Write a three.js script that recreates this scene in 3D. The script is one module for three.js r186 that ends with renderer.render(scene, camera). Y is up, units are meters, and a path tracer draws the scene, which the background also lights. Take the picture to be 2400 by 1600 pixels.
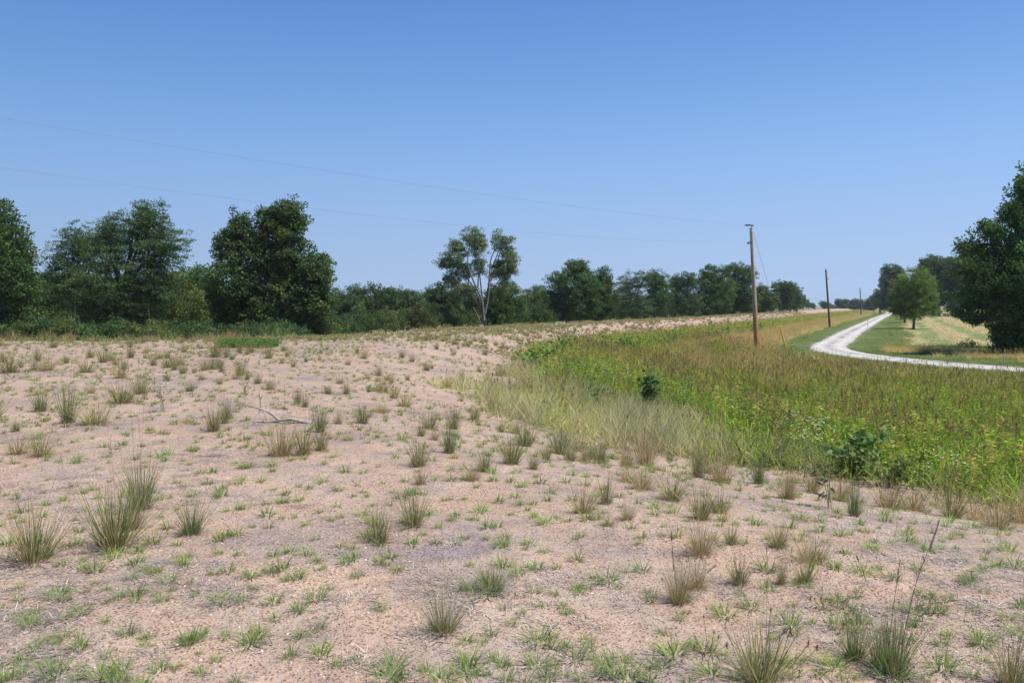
import * as THREE from 'three';
import { mergeGeometries } from 'three/addons/utils/BufferGeometryUtils.js';

// ---------------------------------------------------------------- camera, sky, sun, exposure
const scene = new THREE.Scene();
const EYE = 1.6, FPX = 1920, PITCH = Math.atan(85 / FPX);
const camera = new THREE.PerspectiveCamera(2 * Math.atan(800 / FPX) * 180 / Math.PI, 1024 / 682, 0.05, 6000);
camera.position.set(0, EYE, 0);
camera.rotation.x = -PITCH;
const renderer = new THREE.WebGLRenderer({ antialias: true });
renderer.setSize(1024, 682);
renderer.toneMapping = THREE.LinearToneMapping;
renderer.toneMappingExposure = 1.22;
renderer.shadowMap.enabled = true;

const SUN = new THREE.Vector3(0.46, 1.0, 0.16).normalize();
{
  // clear summer sky: colour by elevation, a little paler towards the sun's side
  const W = 512, H = 256, data = new Float32Array(W * H * 4);
  const lin = (r, g, b) => [r, g, b].map(c => { c /= 255; return c <= 0.04045 ? c / 12.92 : Math.pow((c + 0.055) / 1.055, 2.4); });
  const stops = [[0, lin(176, 200, 233)], [3, lin(168, 196, 234)], [6, lin(158, 192, 237)], [10, lin(141, 184, 237)], [15, lin(119, 164, 227)], [20, lin(102, 147, 217)], [32, lin(84, 130, 205)], [60, lin(66, 112, 190)], [90, lin(58, 102, 180)]];
  for (let j = 0; j < H; j++) {
    const el = ((j + 0.5) / H - 0.5) * 180;
    const e = Math.max(0, el);
    let k = 0; while (k < stops.length - 2 && e > stops[k + 1][0]) k++;
    const t = Math.min(1, (e - stops[k][0]) / (stops[k + 1][0] - stops[k][0]));
    const c = stops[k][1].map((v, i) => v + (stops[k + 1][1][i] - v) * t);
    for (let i = 0; i < W; i++) {
      const phi = ((i + 0.5) / W - 0.5) * 2 * Math.PI;
      const er = el * Math.PI / 180;
      const d = new THREE.Vector3(Math.cos(er) * Math.cos(phi), Math.sin(er), Math.cos(er) * Math.sin(phi));
      const g = Math.max(0, d.dot(SUN));
      const w = 1 + 0.17 * d.x * Math.max(0, Math.cos(er)) + 0.5 * Math.pow(g, 8);
      const o = (j * W + i) * 4;
      const pale = 0.05 * d.x + 0.25 * Math.pow(g, 6);
      const m = (c[0] + c[1] + c[2]) / 3;
      for (let q = 0; q < 3; q++) data[o + q] = 0.805 * (c[q] + (m - c[q]) * Math.max(-0.05, pale)) * w;
      data[o + 3] = 1;
    }
  }
  const sky = new THREE.DataTexture(data, W, H, THREE.RGBAFormat, THREE.FloatType);
  sky.mapping = THREE.EquirectangularReflectionMapping;
  sky.magFilter = THREE.LinearFilter; sky.minFilter = THREE.LinearFilter;
  sky.needsUpdate = true;
  scene.background = sky;
  scene.environment = sky;
}
const sun = new THREE.DirectionalLight(new THREE.Color().setRGB(1.0, 0.955, 0.87), 4.9);
sun.position.copy(SUN).multiplyScalar(300).add(new THREE.Vector3(20, 0, -60));
sun.target.position.set(20, 0, -60);
sun.castShadow = true;
sun.shadow.mapSize.set(4096, 4096);
Object.assign(sun.shadow.camera, { left: -160, right: 160, top: 160, bottom: -160, near: 10, far: 700 });
scene.add(sun, sun.target);
scene.fog = new THREE.FogExp2(C0(0.72, 0.80, 0.92), 0.00015);
function C0(r, g, b) { return new THREE.Color().setRGB(r, g, b); }

// ---------------------------------------------------------------- small helpers
function rng(seed) { let a = seed >>> 0; return () => { a = (a + 0x6D2B79F5) | 0; let t = Math.imul(a ^ (a >>> 15), 1 | a); t = (t + Math.imul(t ^ (t >>> 7), 61 | t)) ^ t; return ((t ^ (t >>> 14)) >>> 0) / 4294967296; }; }
const clamp = (v, a, b) => Math.max(a, Math.min(b, v));
const lerp = (a, b, t) => a + (b - a) * t;
const smooth = (a, b, v) => { const t = clamp((v - a) / (b - a), 0, 1); return t * t * (3 - 2 * t); };
function hash2(i, j, s) { let h = Math.imul(i, 374761393) + Math.imul(j, 668265263) + Math.imul(s, 2147483647 - 1013904223); h = Math.imul(h ^ (h >>> 13), 1274126177); return ((h ^ (h >>> 16)) >>> 0) / 4294967296; }
function noise(x, y, s = 0, per = 0) {   // value noise 0..1
  const i = Math.floor(x), j = Math.floor(y), u = x - i, v = y - j, a = u * u * (3 - 2 * u), b = v * v * (3 - 2 * v);
  const w = per ? (k => ((k % per) + per) % per) : (k => k);
  const p = hash2(w(i), w(j), s), q = hash2(w(i + 1), w(j), s), r = hash2(w(i), w(j + 1), s), t = hash2(w(i + 1), w(j + 1), s);
  return p + (q - p) * a + (r - p) * b + (p - q - r + t) * a * b;
}
const fbm = (x, y, s) => 0.55 * noise(x, y, s) + 0.28 * noise(x * 2.1, y * 2.1, s + 1) + 0.17 * noise(x * 4.3, y * 4.3, s + 2);
const taken = {};
function numbered(name) { const n = taken[name] = (taken[name] ?? -1) + 1; return n ? `${name}_${String(n).padStart(3, '0')}` : name; }
function tag(o, label, category, group, kind) {
  if (label) o.userData.label = label;
  if (category) o.userData.category = category;
  if (group) o.userData.group = group;
  if (kind) o.userData.kind = kind;
  return o;
}
function cast(o) { o.traverse(m => { if (m.isMesh) { m.castShadow = true; m.receiveShadow = true; } }); return o; }
function add(o, name) { o.name = numbered(name); scene.add(o); return cast(o); }
const C = (r, g, b) => new THREE.Color().setRGB(r, g, b);

// ---------------------------------------------------------------- plan of the place (X to the right, D away from the camera; z = -D)
const curve = (pts, n) => new THREE.CatmullRomCurve3(pts.map(p => new THREE.Vector3(p[0], 0, p[1])), false, 'centripetal').getPoints(n).map(p => [p.x, p.z]);
const TOE = curve([[60, -20], [30, 0], [16, 5], [9.5, 8], [6.4, 10], [4.5, 12], [2.9, 14], [1.2, 20], [0.5, 29], [1.4, 43], [7, 59], [20, 87], [59, 170], [92, 240], [155, 372], [185, 440]], 80);
const CREST = curve([[-400, 10], [-120, 30], [-60, 34], [-22.5, 36.5], [-14, 38.8], [-9.5, 43], [-5.5, 52], [0, 65], [16, 93], [53, 170], [148, 384], [170, 440]], 80);
const ROAD = curve([[90, 16], [60, 24], [42, 30], [30.5, 36.5], [25.4, 42.5], [23.6, 48], [22.8, 54], [23.5, 60], [25.6, 66], [30.3, 76], [37.2, 91], [55.5, 129.5], [83, 187], [140, 305], [208, 448], [330, 705], [900, 1900]], 130);
function sdist(poly, X, D) {   // signed distance: positive on the right-hand side walking away
  let best = 1e18, sg = 1, par = 0;
  for (let i = 0; i < poly.length - 1; i++) {
    const ax = poly[i][0], ay = poly[i][1], bx = poly[i + 1][0] - ax, by = poly[i + 1][1] - ay;
    const px = X - ax, py = D - ay;
    const t = clamp((px * bx + py * by) / (bx * bx + by * by), 0, 1);
    const ex = px - bx * t, ey = py - by * t, d = ex * ex + ey * ey;
    if (d < best) { best = d; sg = (px * by - py * bx) >= 0 ? 1 : -1; par = i + t; }
  }
  return [Math.sqrt(best) * sg, par];
}
function site(X, D) {
  const s = sdist(TOE, X, D)[0];            // right of the levee toe
  const o = -sdist(CREST, X, D)[0];         // beyond the levee's far edge
  const r = sdist(ROAD, X, D)[0];           // right of the road centre
  return { s, o, r };
}
function heightOf(X, D, q) {
  const end = 1 - smooth(385, 440, D);
  let h = 0;
  const drop = 0.9 * smooth(lerp(-7, -3.2, smooth(22, 45, D)), 0.5, q.s) + 0.8 * smooth(0, 8, q.s);
  h -= lerp(1.7, drop, end);
  if (q.s < 0) h -= (1.9 + 0.0 * D) * smooth(0.2, 6.5, q.o) * end;
  h -= 0.62 * smooth(1.5, 9, q.s) * smooth(2.6, 7, -q.r) * (1 - smooth(44, 62, D));
  h += 1.7 * smooth(85, 250, D) * smooth(8, 45, q.r);
  // gentle swell
  const near = 1 - smooth(35, 90, Math.hypot(X, D));
  h += (noise(X * 0.22, D * 0.22, 3) - 0.5) * 0.05 * (0.3 + 0.7 * near) * (q.s < 0 ? 1 : 0.6);
  h += ((noise(X * 1.1, D * 1.1, 5) - 0.5) * 0.024 + (noise(X * 3.3, D * 3.3, 6) - 0.5) * 0.016 + (noise(X * 8, D * 8, 7) - 0.5) * 0.010) * near;
  // road bed is smooth
  return h;
}
const groundY = (X, D) => heightOf(X, D, site(X, D));
const RAY = new THREE.Vector3();
function dirOf(px, py) { return RAY.set(px - 1200, 800 - py, -FPX).applyAxisAngle(new THREE.Vector3(1, 0, 0), -PITCH).normalize(); }
function hit(px, py) {   // where the view ray of a photograph pixel (2400 x 1600) meets the ground
  const d = dirOf(px, py).clone();
  let t = 2, dt = 0.1;
  for (let k = 0; k < 900; k++) {
    const X = d.x * t, D = -d.z * t, y = EYE + d.y * t;
    if (y < groundY(X, D)) { let lo = t - dt, hi = t; for (let i = 0; i < 14; i++) { const m = (lo + hi) / 2; if (EYE + d.y * m < groundY(d.x * m, -d.z * m)) hi = m; else lo = m; } t = hi; break; }
    dt = Math.max(0.06, t * 0.012); t += dt; if (t > 900) break;
  }
  return [d.x * t, -d.z * t];
}
const at = (px, py, D) => { const d = dirOf(px, py); const t = D / -d.z; return new THREE.Vector3(d.x * t, EYE + d.y * t, -D); };   // point of a pixel at a known distance
const dsp = 2400 / 2352;

// ---------------------------------------------------------------- textures
function grainTextures(N, tile, seed, tone) {   // colour grain + matching relief, tileable
  const R = rng(seed), col = new Uint8Array(N * N * 4), hgt = new Float32Array(N * N);
  const base = new Float32Array(N * N * 3);
  for (let j = 0; j < N; j++) for (let i = 0; i < N; i++) {
    const u = i / N, v = j / N, k = j * N + i;
    const a = noise(u * 8, v * 8, seed, 8), b = noise(u * 40, v * 40, seed + 1, 40), c = noise(u * 160, v * 160, seed + 2, 160), f = R();
    const w = tone.soft * (0.5 * a + 0.3 * b + 0.2 * c - 0.5) * 2 + tone.fine * (f - 0.5);
    const red = tone.hue * (noise(u * 13, v * 13, seed + 5, 13) - 0.5);
    base[k * 3] = tone.rgb[0] * (1 + w + red); base[k * 3 + 1] = tone.rgb[1] * (1 + w); base[k * 3 + 2] = tone.rgb[2] * (1 + w - red);
    hgt[k] = 0.35 * b + 0.35 * c + 0.10 * f;
  }
  for (let n = 0; n < tone.specks; n++) {   // crumbs, pebbles, bits of chaff, and for the sand painted dark shadow specks
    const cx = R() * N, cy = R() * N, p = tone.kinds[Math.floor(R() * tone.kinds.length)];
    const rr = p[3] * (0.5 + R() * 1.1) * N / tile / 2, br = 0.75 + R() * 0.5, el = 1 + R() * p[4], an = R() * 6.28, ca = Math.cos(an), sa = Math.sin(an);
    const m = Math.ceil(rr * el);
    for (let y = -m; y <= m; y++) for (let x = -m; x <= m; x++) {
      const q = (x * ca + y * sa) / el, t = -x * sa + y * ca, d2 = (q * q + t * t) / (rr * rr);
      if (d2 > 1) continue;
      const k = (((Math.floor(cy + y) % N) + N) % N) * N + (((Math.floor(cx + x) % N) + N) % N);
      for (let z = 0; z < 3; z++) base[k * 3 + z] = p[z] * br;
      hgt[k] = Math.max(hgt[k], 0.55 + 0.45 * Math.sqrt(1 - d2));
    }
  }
  const bmp = new Uint8Array(N * N * 4);
  const enc = c => { c = clamp(c, 0, 1); return 255 * (c <= 0.0031308 ? c * 12.92 : 1.055 * Math.pow(c, 1 / 2.4) - 0.055); };
  for (let k = 0; k < N * N; k++) {
    for (let z = 0; z < 3; z++) { col[k * 4 + z] = enc(base[k * 3 + z]); bmp[k * 4 + z] = 255 * clamp(hgt[k], 0, 1); }
    col[k * 4 + 3] = bmp[k * 4 + 3] = 255;
  }
  const mk = (d, srgb) => { const t = new THREE.DataTexture(d, N, N); t.wrapS = t.wrapT = THREE.RepeatWrapping; t.magFilter = THREE.LinearFilter; t.minFilter = THREE.LinearMipmapLinearFilter; t.generateMipmaps = true; if (srgb) t.colorSpace = THREE.SRGBColorSpace; t.repeat.set(1 / tile, 1 / tile); t.needsUpdate = true; return t; };
  return [mk(col, true), mk(bmp, false)];
}
const [sandMap, sandBump] = grainTextures(2048, 4.4, 11, { rgb: [0.380, 0.290, 0.217], soft: 0.22, fine: 0.24, hue: 0.12, specks: 90000, kinds: [[0.12, 0.08, 0.062, 0.007, 0.6], [0.15, 0.10, 0.08, 0.0055, 0.6], [0.28, 0.175, 0.13, 0.007, 0.8], [0.36, 0.235, 0.17, 0.009, 0.6], [0.50, 0.38, 0.29, 0.008, 0.4], [0.24, 0.18, 0.16, 0.004, 6], [0.36, 0.29, 0.26, 0.004, 7], [0.33, 0.20, 0.145, 0.010, 0.5], [0.52, 0.41, 0.32, 0.005, 5], [0.70, 0.64, 0.58, 0.004, 0.3]] });  // darkest specks paint the shadows between crumbs; the rest are grains and chaff
const [soilMap, soilBump] = grainTextures(1024, 4.0, 23, { rgb: [0.9, 0.9, 0.9], soft: 0.25, fine: 0.25, hue: 0.06, specks: 9000, kinds: [[0.5, 0.45, 0.4, 0.02, 3], [1, 0.95, 0.8, 0.012, 6], [0.65, 0.7, 0.5, 0.016, 5]] });
const [gravelMap, gravelBump] = grainTextures(1024, 3.0, 31, { rgb: [0.86, 0.85, 0.83], soft: 0.10, fine: 0.22, hue: 0.03, specks: 9000, kinds: [[0.95, 0.94, 0.92, 0.03, 0.5], [0.78, 0.75, 0.71, 0.025, 0.5], [0.66, 0.62, 0.58, 0.02, 0.5], [0.9, 0.88, 0.84, 0.03, 0.4]] });

// ---------------------------------------------------------------- the ground sheet, split where the surface changes
const hayRow = r => { const k = r / 4.6; return k - Math.floor(k); };
function isHay(X, D, q) { return q.r > 5.2 + 1.5 * noise(X * 0.15, D * 0.15, 40) && D > 62 + 3 * noise(X * 0.2, 1, 41) - smooth(34, 44, X) * 3 && D < 290 && X < 190; }
{
  const az = [], rad = [];
  for (let a = -62; a < 62; a += 0.3) az.push(a);
  for (let a = 62; a < 298; a += 4) az.push(a);
  let r = 0.15; while (r < 3600) { rad.push(r); r += Math.max(0.05, 0.0135 * r); }
  const na = az.length, nr = rad.length, nv = na * nr + 1;
  const pos = new Float32Array(nv * 3), uv = new Float32Array(nv * 2), colr = new Float32Array(nv * 3), cls = new Uint8Array(nv);
  const put = (k, X, D) => {
    const q = site(X, D), R0 = Math.hypot(X, D);
    let h = heightOf(X, D, q);
    if (Math.abs(q.r) < 2.6) h = lerp(heightOf(X, D, q) - 0.06, h, smooth(1.9, 2.6, Math.abs(q.r)));
    if (R0 > 900) h -= 0.0;
    pos[k * 3] = X; pos[k * 3 + 1] = h; pos[k * 3 + 2] = -D; uv[k * 2] = X; uv[k * 2 + 1] = D;
    const edge = 0.5 + 1.2 * (fbm(X * 0.6, D * 0.6, 17) - 0.5);
    let c;
    if (q.s < edge && q.o < 1.8 && D < 425) {
      cls[k] = 1;   // bare levee: sand with greyer chaff-strewn patches and rusty ones
      const m = fbm(X * 0.35, D * 0.35, 50), g = smooth(0.55, 0.75, fbm(X * 0.9 + 7, D * 0.9, 53)), f = noise(X * 2.3, D * 2.3, 55);
      const b = 0.93 + 0.16 * m + 0.06 * (f - 0.5);
      const g2 = smooth(0.58, 0.78, fbm(X * 3.1 + 3, D * 3.1, 57)); c = [b * (1.03 - 0.20 * g - 0.20 * g2), b * (1.0 - 0.17 * g - 0.16 * g2), b * (0.99 - 0.08 * g - 0.08 * g2)];
    } else if (isHay(X, D, q)) {
      cls[k] = 2;
      const w = hayRow(q.r + 1.6 * noise(X * 0.12, D * 0.12, 61)), t = smooth(0.1, 0.32, w) * (1 - smooth(0.55, 0.85, w)) * (0.75 + 0.4 * noise(X * 0.5, D * 0.5, 63));
      const n = 0.8 + 0.4 * noise(X * 0.9, D * 0.9, 62);
      c = [lerp(0.22, 0.62, t) * n, lerp(0.255, 0.47, t) * n, lerp(0.075, 0.24, t) * n];
    } else {
      const n = 0.75 + 0.5 * fbm(X * 0.5, D * 0.5, 65), gr = smooth(6, 2.4, Math.abs(q.r)) ;
      c = [0.24 * n, 0.22 * n, 0.095 * n];
      const edgeDust = 1 - smooth(1.6, 2.7, Math.abs(q.r) + 0.7 * (noise(X * 0.8, D * 0.8, 66) - 0.5));
      c = [lerp(c[0], 0.42, edgeDust), lerp(c[1], 0.38, edgeDust), lerp(c[2], 0.29, edgeDust)];
    }
    colr.set(c, k * 3);
  };
  put(0, 0, 0);
  for (let i = 0; i < nr; i++) for (let j = 0; j < na; j++) { const a = az[j] * Math.PI / 180; put(1 + i * na + j, Math.sin(a) * rad[i], Math.cos(a) * rad[i]); }
  const sets = [[], [], []];
  const tri = (a, b, c) => { const m = cls[a] === cls[b] ? cls[a] : cls[c]; sets[m].push(a, b, c); };
  for (let j = 0; j < na; j++) tri(0, 1 + j, 1 + (j + 1) % na);
  for (let i = 0; i < nr - 1; i++) for (let j = 0; j < na; j++) {
    const a = 1 + i * na + j, b = 1 + i * na + (j + 1) % na, c = a + na, d = b + na;
    tri(a, c, d); tri(a, d, b);
  }
  const full = new THREE.BufferGeometry();
  full.setAttribute('position', new THREE.BufferAttribute(pos, 3));
  full.setIndex(sets.flat()); full.computeVertexNormals();
  const nor = full.attributes.normal;
  const mats = [
    new THREE.MeshStandardMaterial({ vertexColors: true, map: soilMap, bumpMap: soilBump, bumpScale: 0.02, roughness: 1 }),
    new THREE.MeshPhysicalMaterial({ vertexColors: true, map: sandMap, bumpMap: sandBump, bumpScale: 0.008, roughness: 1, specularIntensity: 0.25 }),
    new THREE.MeshStandardMaterial({ vertexColors: true, map: soilMap, bumpMap: soilBump, bumpScale: 0.03, roughness: 1 })];
  const names = ['ground', 'levee_slope', 'hay_field'];
  const labels = ['flat grassy bottomland beside the levee and the gravel road', 'bare pinkish sand levee with scattered grass tufts', 'mown pale hay field with curving rows across the road'];
  sets.forEach((idx, m) => {   // compact each set to the vertices that it uses
    const g = new THREE.BufferGeometry(), map = new Map(), P = [], N = [], U = [], K = [], I = [];
    for (const v of idx) { let t = map.get(v); if (t === undefined) { t = map.size; map.set(v, t); P.push(pos[v * 3], pos[v * 3 + 1], pos[v * 3 + 2]); N.push(nor.getX(v), nor.getY(v), nor.getZ(v)); U.push(uv[v * 2], uv[v * 2 + 1]); K.push(colr[v * 3], colr[v * 3 + 1], colr[v * 3 + 2]); } I.push(t); }
    g.setAttribute('position', new THREE.Float32BufferAttribute(P, 3)); g.setAttribute('normal', new THREE.Float32BufferAttribute(N, 3)); g.setAttribute('uv', new THREE.Float32BufferAttribute(U, 2)); g.setAttribute('color', new THREE.Float32BufferAttribute(K, 3)); g.setIndex(I);
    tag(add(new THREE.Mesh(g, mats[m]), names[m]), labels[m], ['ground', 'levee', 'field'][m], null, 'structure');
  });
}
{   // gravel road: cambered strip, pale wheel tracks, greyer crown and edges
  const P = [], U = [], K = [], I = [], n = 13;
  const line = curve(ROAD.filter((p, i) => i < 120), 700);
  let k = 0;
  for (let i = 0; i < line.length; i++) {
    const a = line[Math.max(0, i - 1)], b = line[Math.min(line.length - 1, i + 1)], l = Math.hypot(b[0] - a[0], b[1] - a[1]), nx = (b[1] - a[1]) / l, ny = -(b[0] - a[0]) / l;
    const along = i * 0.9;
    for (let j = 0; j < n; j++) {
      const t = j / (n - 1) * 2 - 1;
      const wob = 0.22 * (noise(along * 0.35, t > 0 ? 3 : 9, 71) - 0.5) * Math.abs(t);
      const off = t * (1.5 + wob), X = line[i][0] + nx * off, D = line[i][1] + ny * off;
      const y = groundY(X, D) + 0.07 * (1 - t * t) + (Math.abs(t) > 0.98 ? -0.05 : 0.02);
      P.push(X, y, -D); U.push(X, D);
      const track = Math.exp(-Math.pow((Math.abs(off) - 0.75) / 0.33, 2)), mid = Math.exp(-Math.pow(off / 0.22, 2)) * smooth(0.3, 0.7, noise(along * 0.25, 2, 73));
      const v = 0.52 + 0.12 * track - 0.28 * mid + 0.10 * (noise(X * 1.3, D * 1.3, 75) - 0.5) - 0.16 * smooth(0.8, 1, Math.abs(t));
      K.push(v * 1.0, v * 0.955 - 0.015 * mid, v * 0.89 - 0.04 * mid);
      if (i && j) I.push(k - n - 1, k, k - 1, k - n - 1, k - n, k);
      k++;
    }
  }
  const g = new THREE.BufferGeometry();
  g.setAttribute('position', new THREE.Float32BufferAttribute(P, 3)); g.setAttribute('uv', new THREE.Float32BufferAttribute(U, 2)); g.setAttribute('color', new THREE.Float32BufferAttribute(K, 3)); g.setIndex(I); g.computeVertexNormals();
  tag(add(new THREE.Mesh(g, new THREE.MeshStandardMaterial({ vertexColors: true, map: gravelMap, bumpMap: gravelBump, bumpScale: 0.02, roughness: 1, side: THREE.DoubleSide })), 'gravel_road'), 'white gravel road bending between meadow and hay field', 'road', null, 'structure');
}

// ---------------------------------------------------------------- foliage building blocks
class Blades {
  constructor() { this.p = []; this.c = []; this.i = []; }
  blade(x, y, z, az, lean, bend, len, w, seg, col, twist = 0) {
    const dx = Math.cos(az), dz = Math.sin(az), wx = Math.cos(az + Math.PI / 2 + twist), wz = Math.sin(az + Math.PI / 2 + twist);
    let b = this.p.length / 3, th = lean;
    for (let s = 0; s < seg; s++) {
      const t = s / seg, hw = w * 0.5 * (1 - 0.75 * t * t);
      this.p.push(x - wx * hw, y, z - wz * hw, x + wx * hw, y, z + wz * hw); this.c.push(...col, ...col);
      if (s) this.i.push(b, b + 1, b + 3, b, b + 3, b + 2), b += 2;
      th = lean + bend * (s + 1) / seg;
      const st = len / seg; x += Math.sin(th) * st * dx; z += Math.sin(th) * st * dz; y += Math.cos(th) * st;
    }
    this.p.push(x, y, z); this.c.push(...col); this.i.push(b, b + 1, b + 2);
    return [x, y, z, th];
  }
  leaf(x, y, z, d, n, len, w, col) {   // folded rhombus along direction d with side n
    const b = this.p.length / 3, mx = x + d.x * len * 0.45, my = y + d.y * len * 0.45, mz = z + d.z * len * 0.45, hw = w / 2;
    this.p.push(x, y, z, mx + n.x * hw, my + n.y * hw + hw * 0.25, mz + n.z * hw, x + d.x * len, y + d.y * len, z + d.z * len, mx - n.x * hw, my - n.y * hw + hw * 0.25, mz - n.z * hw);
    for (let k = 0; k < 4; k++) this.c.push(...col);
    this.i.push(b, b + 1, b + 2, b, b + 2, b + 3);
  }
  ovate(x, y, z, d, n, len, w, col) {   // rounded leaf with a pointed tip, folded along the midrib
    const b = this.p.length / 3, hw = w / 2, u = { x: d.y * n.z - d.z * n.y, y: d.z * n.x - d.x * n.z, z: d.x * n.y - d.y * n.x };
    const put = (t, e, f) => { this.p.push(x + d.x * len * t + n.x * hw * e + u.x * hw * f, y + d.y * len * t + n.y * hw * e + u.y * hw * f, z + d.z * len * t + n.z * hw * e + u.z * hw * f); this.c.push(...col); };
    put(0, 0, 0); put(0.5, 0, -0.12); put(1, 0, -0.25);
    for (const e of [1, -1]) { put(0.08, 0.55 * e, 0.12); put(0.32, 1.0 * e, 0.22); put(0.62, 0.72 * e, 0.1); put(0.85, 0.25 * e, -0.08); }
    this.i.push(b, b + 3, b + 1, b + 3, b + 4, b + 1, b + 4, b + 5, b + 1, b + 5, b + 6, b + 1, b + 6, b + 2, b + 1, b, b + 1, b + 7, b + 7, b + 1, b + 8, b + 8, b + 1, b + 9, b + 9, b + 1, b + 10, b + 10, b + 1, b + 2);
  }
  get empty() { return !this.i.length; }
  geo() {
    const g = new THREE.BufferGeometry();
    g.setAttribute('position', new THREE.Float32BufferAttribute(this.p, 3)); g.setAttribute('color', new THREE.Float32BufferAttribute(this.c, 3)); g.setIndex(this.i); g.computeVertexNormals();
    return g;
  }
}
const grassMat = new THREE.MeshPhysicalMaterial({ vertexColors: true, roughness: 0.9, side: THREE.DoubleSide, transmission: 0.45, thickness: 0, specularIntensity: 0.3 });
const dryMat = new THREE.MeshStandardMaterial({ vertexColors: true, roughness: 0.95, side: THREE.DoubleSide });
const leafMat = new THREE.MeshPhysicalMaterial({ vertexColors: true, roughness: 0.7, side: THREE.DoubleSide, transmission: 0.45, thickness: 0, specularIntensity: 0.25 });
const barkMat = (() => {
  const N = 256, d = new Uint8Array(N * N * 4), R = rng(5);
  for (let j = 0; j < N; j++) for (let i = 0; i < N; i++) { const v = 0.5 * noise(i / 8, j / 40, 2, 0) + 0.35 * noise(i / 3, j / 20, 3) + 0.15 * R(); const k = (j * N + i) * 4; d[k] = d[k + 1] = d[k + 2] = 150 + 105 * v; d[k + 3] = 255; }
  const t = new THREE.DataTexture(d, N, N); t.wrapS = t.wrapT = THREE.RepeatWrapping; t.magFilter = THREE.LinearFilter; t.needsUpdate = true;
  return new THREE.MeshStandardMaterial({ color: C(0.20, 0.165, 0.135), map: t, bumpMap: t, bumpScale: 0.02, roughness: 1 });
})();
const paleBark = barkMat.clone(); paleBark.color = C(0.19, 0.178, 0.16);
function pick(R, pal) { const p = pal[Math.floor(R() * pal.length)], v = 0.8 + 0.4 * R(); return [p[0] * v, p[1] * v, p[2] * v]; }
function limb(pts, r0, r1, seg = 10, rad = 7, wob = 0) {   // tapered tube with an uneven skin
  const cv = new THREE.CatmullRomCurve3(pts), g = new THREE.TubeGeometry(cv, seg, 1, rad, false), p = g.attributes.position, c = new THREE.Vector3();
  for (let i = 0; i <= seg; i++) { cv.getPointAt(i / seg, c); const r = lerp(r0, r1, Math.pow(i / seg, 0.8)); for (let j = 0; j <= rad; j++) { const k = i * (rad + 1) + j, u = 1 + wob * (hash2(i, j % rad, 9) - 0.5); p.setXYZ(k, c.x + (p.getX(k) - c.x) * r * u, c.y + (p.getY(k) - c.y) * r * u, c.z + (p.getZ(k) - c.z) * r * u); } }
  g.computeVertexNormals();
  const uv = g.attributes.uv, L = cv.getLength(); for (let k = 0; k < uv.count; k++) uv.setXY(k, uv.getX(k) * L * 0.5, uv.getY(k) * Math.max(1, Math.round(r0 * 6)));
  return g;
}

// ---------------------------------------------------------------- trees
// a spray is a twig's worth of leaves; crowns are sprays spread through lobes
function spray(seed, n, R0, len, wid, up, flat) {
  const R = rng(seed), b = new Blades(), d = new THREE.Vector3(), s = new THREE.Vector3();
  for (let k = 0; k < n; k++) {
    const a = R() * 6.283, e = Math.acos(2 * R() - 1), r = R0 * Math.pow(R(), 0.5);
    const x = Math.sin(e) * Math.cos(a) * r, z = Math.sin(e) * Math.sin(a) * r, y = Math.cos(e) * r * flat;
    d.set(x / R0 + (R() - 0.5), (R() - 0.5) + up, z / R0 + (R() - 0.5)).normalize();
    s.set(R() - 0.5, (R() - 0.5) * 0.8, R() - 0.5).cross(d).normalize();
    const v = 0.8 + 0.4 * R(), l = len * (0.6 + 0.8 * R());
    b.leaf(x, y, z, d, s, l, l * wid, [v, v, v * (0.9 + 0.2 * R())]);
  }
  return b.geo();
}
const SPRAYS = {
  oak: [spray(101, 58, 0.36, 0.125, 0.8, 0.0, 0.75), spray(102, 58, 0.36, 0.125, 0.8, 0.0, 0.75)],
  maple: [spray(111, 54, 0.38, 0.14, 0.65, 0.45, 0.8), spray(112, 54, 0.38, 0.14, 0.65, 0.45, 0.8)],
  feather: [spray(121, 48, 0.36, 0.11, 0.5, 0.2, 0.4), spray(122, 46, 0.38, 0.11, 0.5, 0.3, 0.35)],
  bush: [spray(131, 50, 0.32, 0.105, 0.7, 0.3, 0.8), spray(132, 50, 0.32, 0.105, 0.7, 0.3, 0.8)],
};
const grey = (R, a, b) => { const v = a + b * R(); return C(v, v, v); };
const dummy = new THREE.Object3D();
function scatter(name, geos, mat, list) {   // InstancedMesh per geometry variant; list rows: position, scale vec or number, rotation, colour
  const out = [];
  geos.forEach((g, v) => {
    const rows = list.filter((_, i) => i % geos.length === v);
    if (!rows.length) return;
    const m = new THREE.InstancedMesh(g, mat, rows.length);
    rows.forEach((r, i) => {
      dummy.position.copy(r.p); dummy.rotation.set(r.rx || 0, r.ry || 0, r.rz || 0); typeof r.s === 'number' ? dummy.scale.setScalar(r.s) : dummy.scale.copy(r.s); dummy.updateMatrix(); m.setMatrixAt(i, dummy.matrix);
      m.setColorAt(i, r.c);
    });
    m.instanceMatrix.needsUpdate = true;
    m.name = name; m.userData.kind = 'stuff';
    out.push(m);
  });
  return out;
}
let treeSeed = 1000;
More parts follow.
